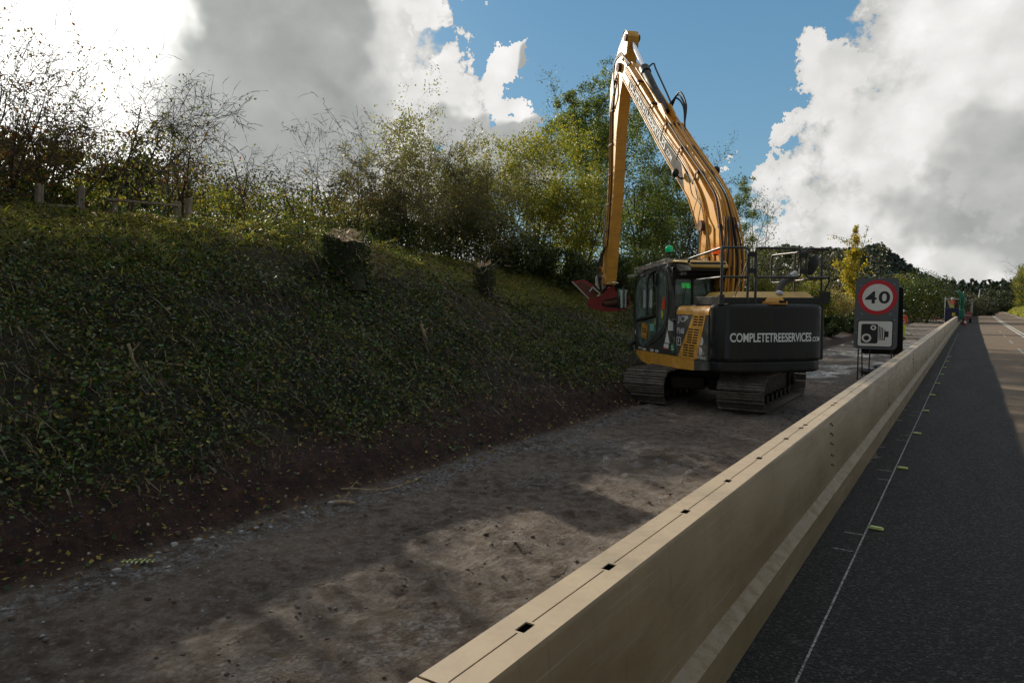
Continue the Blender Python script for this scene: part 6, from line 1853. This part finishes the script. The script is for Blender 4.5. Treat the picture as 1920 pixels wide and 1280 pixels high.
# ferns and weeds on the crest
for i, (px, py) in enumerate([(845, 470), (880, 468), (965, 480), (700, 470), (1000, 500)]):
    p = pick_ground(px, py + 8); rgf = np.random.RandomState(60 + i); root = empty('fern', g3(p), 0, ['light green fern on the crest left of the narrow stump', 'second fern leaning right beside the light green one', 'dry grass tuft near the top right of the bank', 'small fern beside the ivy stump', 'small fern below the willow'][i], 'fern', 'ferns at the top of the bank')
    T = Twigs(); PP = []
    for k in range(8):
        a = rgf.rand() * 6.28; d = np.array([cos(a) * .6, sin(a) * .6, 1.0]); q = np.zeros(3)
        for j in range(7):
            d[2] -= .16; d /= np.linalg.norm(d); q2 = q + d * .09; T.seg(q, q2, .005, .004); q = q2
            sd = np.cross(d, [0, 0, 1.]); sd /= np.linalg.norm(sd) + 1e-6
            for u in (-.1, -.06, .06, .1): PP.append(q + sd * u * (1 - j / 9))
    link('stems', T.mesh('stems', .003), M_twig, root, smooth=0); link('fronds', leaf_mesh('fronds', np.array(PP), .07, rgf), L_hedge if i != 2 else L_straw, root, smooth=0)

# --- round trees in the field beyond
for i, (px, py, d, rw, mt, lb) in enumerate([(55, 265, 26, 5.0, L_dark, 'big dark round tree beyond the far left of the fence'), (248, 300, 48, 3.2, L_dark, 'distant round tree seen through the gap above the fence'), (300, 292, 50, 4.2, L_woodmix, 'distant broad tree right of the fence gap'), (600, 325, 60, 4.6, L_dark, 'distant round tree over the ivy stump'), (655, 335, 62, 3.0, L_dark, 'smaller distant tree right beside the one over the ivy stump'), (500, 330, 58, 4.5, L_woodmix, 'distant tree between the slim saplings'), (385, 310, 55, 4.0, L_woodmix, 'distant tree behind the low bare shrub')]):
    p = at_dist(px, 480, d); b = (float(p[0]), float(p[1]), gz(p[0], p[1])); tz = at_dist(px, py, d)[2] - b[2]
    bush('round_tree', b, (rw, rw, tz * .36), 6000, 50, .24, mt, lb, 'tree', 'round trees in the field behind the bank', 400 + i, rc=(.25, .45), lift=tz * .34, trunk='trunk', r0=.16, bark=M_bark, stems=3, stick=.8)

# --- verge beyond the machine: bracken, bramble, yellow tree
VG = 'bushes along the verge beyond the machine'
vb = [(1420, 560, -7.9, 515, 1.3, L_hedge, 'green bush seen through the hand rails'), (1480, 560, -8.0, 520, 1.4, L_hedge, 'bush behind the exhaust pipe'), (1532, 600, -7.2, 522, 1.2, L_hedge, 'light green bush right of the black counterweight'), (1560, 600, -7.8, 550, 1.5, L_bracken, 'tan bracken clump left of the speed sign'),
      (1592, 600, -7.4, 556, 1.4, L_bracken, 'pinkish tan bracken touching the speed sign'), (1545, 625, -6.6, 590, 1.5, L_ivy, 'dark bramble at the foot of the bracken'), (1585, 625, -6.5, 588, 1.6, L_ivy, 'dark bramble beside the left edge of the speed sign'), (1622, 600, -7.6, 562, 1.6, L_bracken, 'bracken hidden behind the speed sign'),
      (1712, 580, -8.6, 522, 3.0, L_willow, 'tall green bush just right of the speed sign'), (1735, 580, -8.6, 540, 3.0, L_willow, 'lighter green bush right of the tall one'), (1708, 590, -7.2, 562, 2.2, L_bracken, 'tan scrub below the tall green bush'), (1738, 590, -7.4, 566, 3.0, L_bracken, 'tan scrub left of the striped marker board'),
      (1690, 590, -7.6, 545, 2.0, L_hedge, 'bush at the right edge of the speed sign'), (1765, 580, -9.5, 552, 4, L_hedge, 'green bush behind the striped marker board'), (1783, 578, -11, 550, 5, L_dark, 'dark bush behind the green chipper'), (1640, 600, -8.0, 560, 1.8, L_hedge, 'bush behind the middle of the speed sign')]
for i, (px, pb, X_, pt, w, mt, lb) in enumerate(vb):
    p = at_x(px, pb, X_); h = max(topz(px, pt, X_), .7); dd = float(np.hypot(p[0], p[1]))
    bush('verge_bush', g3(p), (1.2 if w < 2 else 1.8, w, h * .52), 7500, 44, .07 + .0008 * dd, mt, lb, 'bush', VG, 500 + i, stick=.9)
for i, px in enumerate((1507, 1525, 1531, 1552, 1566, 1572)):
    p = at_x(px, 600, -8.0)
    plant('tall_weed', g3(p), ['thin dry stalk left of the light green bush', 'leafy upright weed right of the hand rails', 'second leafy weed beside the first', 'dry pale stalk above the bracken', 'curved dry stalk left of the yellow tree', 'dry stalk nearest the yellow tree'][i], 'weed', 'tall weeds on the verge', 70 + i, topz(px, 520 - 6 * (i % 3), -8.0), stems=2, levels=1, kids=(1.2,), ratio=.25, wig=.05, r0=.02, bark=M_deadwood,
          leaf=L_willow if i in (1, 2) else L_bracken, leaves_per_tip=9 if i in (1, 2) else 1.5, leaf_size=.10, base_spread=.2, splay=.2)

p = at_dist(1598, 560, 62); b = g3(p); h = float(at_dist(1598, 418, 62)[2] - b[2])
rgy = np.random.RandomState(81)


def yel(rg, n):
    P = []
    for zc, dx, rr, k in ((.93, .2, .35, .05), (.82, .1, .6, .10), (.70, -.1, .75, .16), (.58, -.3, 1.0, .22), (.46, -.3, 1.15, .24), (.33, .0, .95, .14), (.22, .1, .7, .09)):
        q = rg.normal(0, 1, (int(n * k), 3)); q /= np.linalg.norm(q, axis=1)[:, None]; rr *= .74; q *= rg.rand(len(q), 1) ** .5
        cl = rg.normal(0, .45, (9, 3)) * rr
        P.append(cl[rg.randint(0, 9, len(q))] + q * rr * .6 * np.array([1, 1, 1.3]) + np.array([dx * cos(YAW), dx * sin(YAW), zc * h]))
    return np.concatenate(P)


plant('yellow_tree', b, 'slender bright yellow autumn tree above the speed sign', 'tree', None, 82, h * .93, stems=2, levels=3, kids=(1.5, 1.4, 1.0), ratio=.22, wig=.05, trop=(.02, .06, .0, 0), r0=.10, bark=M_bark, leaf=L_yellow, leaves_per_tip=.25, leaf_size=.20, leaf_sigma=.15, canopy=yel, canopy_n=3000, first='trunk', splay=.06, minr=.02, base_spread=.4)

FG = 'trees along the far left side of the road'
ft = [(1722, 492, 95, 5.2, L_ivy, 'large dark round tree above the green bushes'), (1700, 505, 100, 4.5, L_hedge, 'dark tree left of the large round one'), (1757, 528, 120, 5.5, L_woodmix, 'brownish tree right of the large dark one'), (1785, 545, 135, 5.5, L_woodmix, 'tree above the green chipper'), (1812, 550, 160, 6, L_woodmix, 'bare brownish tree behind the second digger'),
      (1838, 553, 200, 7, L_dark, 'dark tree beyond the far digger'), (1858, 535, 260, 9, L_dark, 'dark tree where the road bends away'), (1872, 532, 300, 10, L_dark, 'last dark tree on the left before the bend'), (1884, 538, 360, 12, L_dark, 'dark tree filling the end of the road')]
for i, (px, py, d, rw, mt, lb) in enumerate(ft):
    p = at_dist(px, 572, d)
    if i >= 6: p[0] -= 0
    b = (float(p[0]), float(p[1]), gz(p[0], p[1])); tz = at_dist(px, py, d)[2] - b[2]
    bush('roadside_tree', b, (rw, rw, tz * .47), 11000, 60, .10 + .0011 * d, mt, lb, 'tree', FG, 600 + i, rc=(.28, .5), lift=0, trunk='trunk', r0=.2, bark=M_bark, stems=2, stick=.8)

RGR = 'trees along the right verge'
for i, (yy_, xo, h, mt, lb) in enumerate([(118, 12.5, 22, L_willow, 'large green and yellow tree at the right edge of the photo'), (140, 12.0, 22, L_willow, 'second tall tree of the right row'), (165, 11.5, 20, L_hedge, 'third tall tree of the right row'), (195, 11.8, 16, L_willow, 'fourth tree of the right row'), (228, 11.5, 15, L_hedge, 'fifth tree of the right row'), (262, 11.5, 14, L_hedge, 'sixth tree of the right row'), (300, 12.5, 15, L_dark, 'last tree of the right row before the bend')]):
    x_ = xo + float(shift(yy_))
    bush('roadside_tree', (x_, yy_, gz(x_, yy_)), (3.3, 4.5, h * .52), 9000, 70, .20 + .0006 * yy_, mt, lb, 'tree', RGR, 700 + i, rc=(.25, .5), trunk='trunk', r0=.2, bark=M_bark, stems=3, stick=.8)
for i, (yy_, xo) in enumerate([(100, 9.3), (125, 9.0), (160, 9.0)]):
    x_ = xo + float(shift(yy_))
    bush('verge_bush', (x_, yy_, gz(x_, yy_)), (1.0, 2.0, .6), 1500, 20, .2, L_bracken, ['low tan clump on the right verge at the photo edge', 'low tan clump on the right verge beside the pale stone', 'farther low tan clump on the right verge'][i], 'bush', 'clumps on the right verge', 740 + i)

# --- woodland on the far hill: a mass of small trees
rg = np.random.RandomState(5)


def woodland(name, n, conifer, b0, b1, r0, r1, mat, seed, mat2=None, hmin=7, hmax=11):
    rg = np.random.RandomState(seed)
    px = rg.uniform(b0, b1, n); rr = r0 + (r1 - r0) * rg.rand(n) ** .8
    th = YAW - np.arctan((px - 960) / 1281.8)
    x = -np.sin(th) * rr; y = np.cos(th) * rr; z = ground_z(x, y, False); H = rg.uniform(hmin, hmax, n)
    K = 40 if conifer else 30
    u = rg.rand(n, K); a = rg.rand(n, K) * 6.28
    if conifer:
        rad = (1 - u) * H[:, None] * .20 * (.35 + .65 * rg.rand(n, K)) + .05
        hz = u * H[:, None]
    else:
        ph = np.arccos(1 - 1.9 * u); rad = np.sin(ph) * H[:, None] * .38 * (.6 + .4 * rg.rand(n, K)); hz = H[:, None] * (.55 + .42 * np.cos(ph))
    P = np.stack([x[:, None] + rad * np.cos(a), y[:, None] + rad * np.sin(a), z[:, None] + hz], 2).reshape(-1, 3)
    return tag(link(name, leaf_mesh(name, P, 2.0 if not conifer else 1.7, rg, up=0 if not conifer else .2, aspect=.6), mat, smooth=0), kind='stuff')


woodland('distant_conifers', 2000, True, 1600, 1900, 270, 450, L_conifer_hazy, 1)
woodland('distant_conifers', 500, True, 1380, 1640, 380, 452, L_conifer_hazy, 4)
woodland('distant_woodland', 1500, False, 1340, 1660, 250, 448, L_woodmix, 2)
woodland('distant_woodland', 250, False, -200, 1340, 350, 445, L_dark, 3)
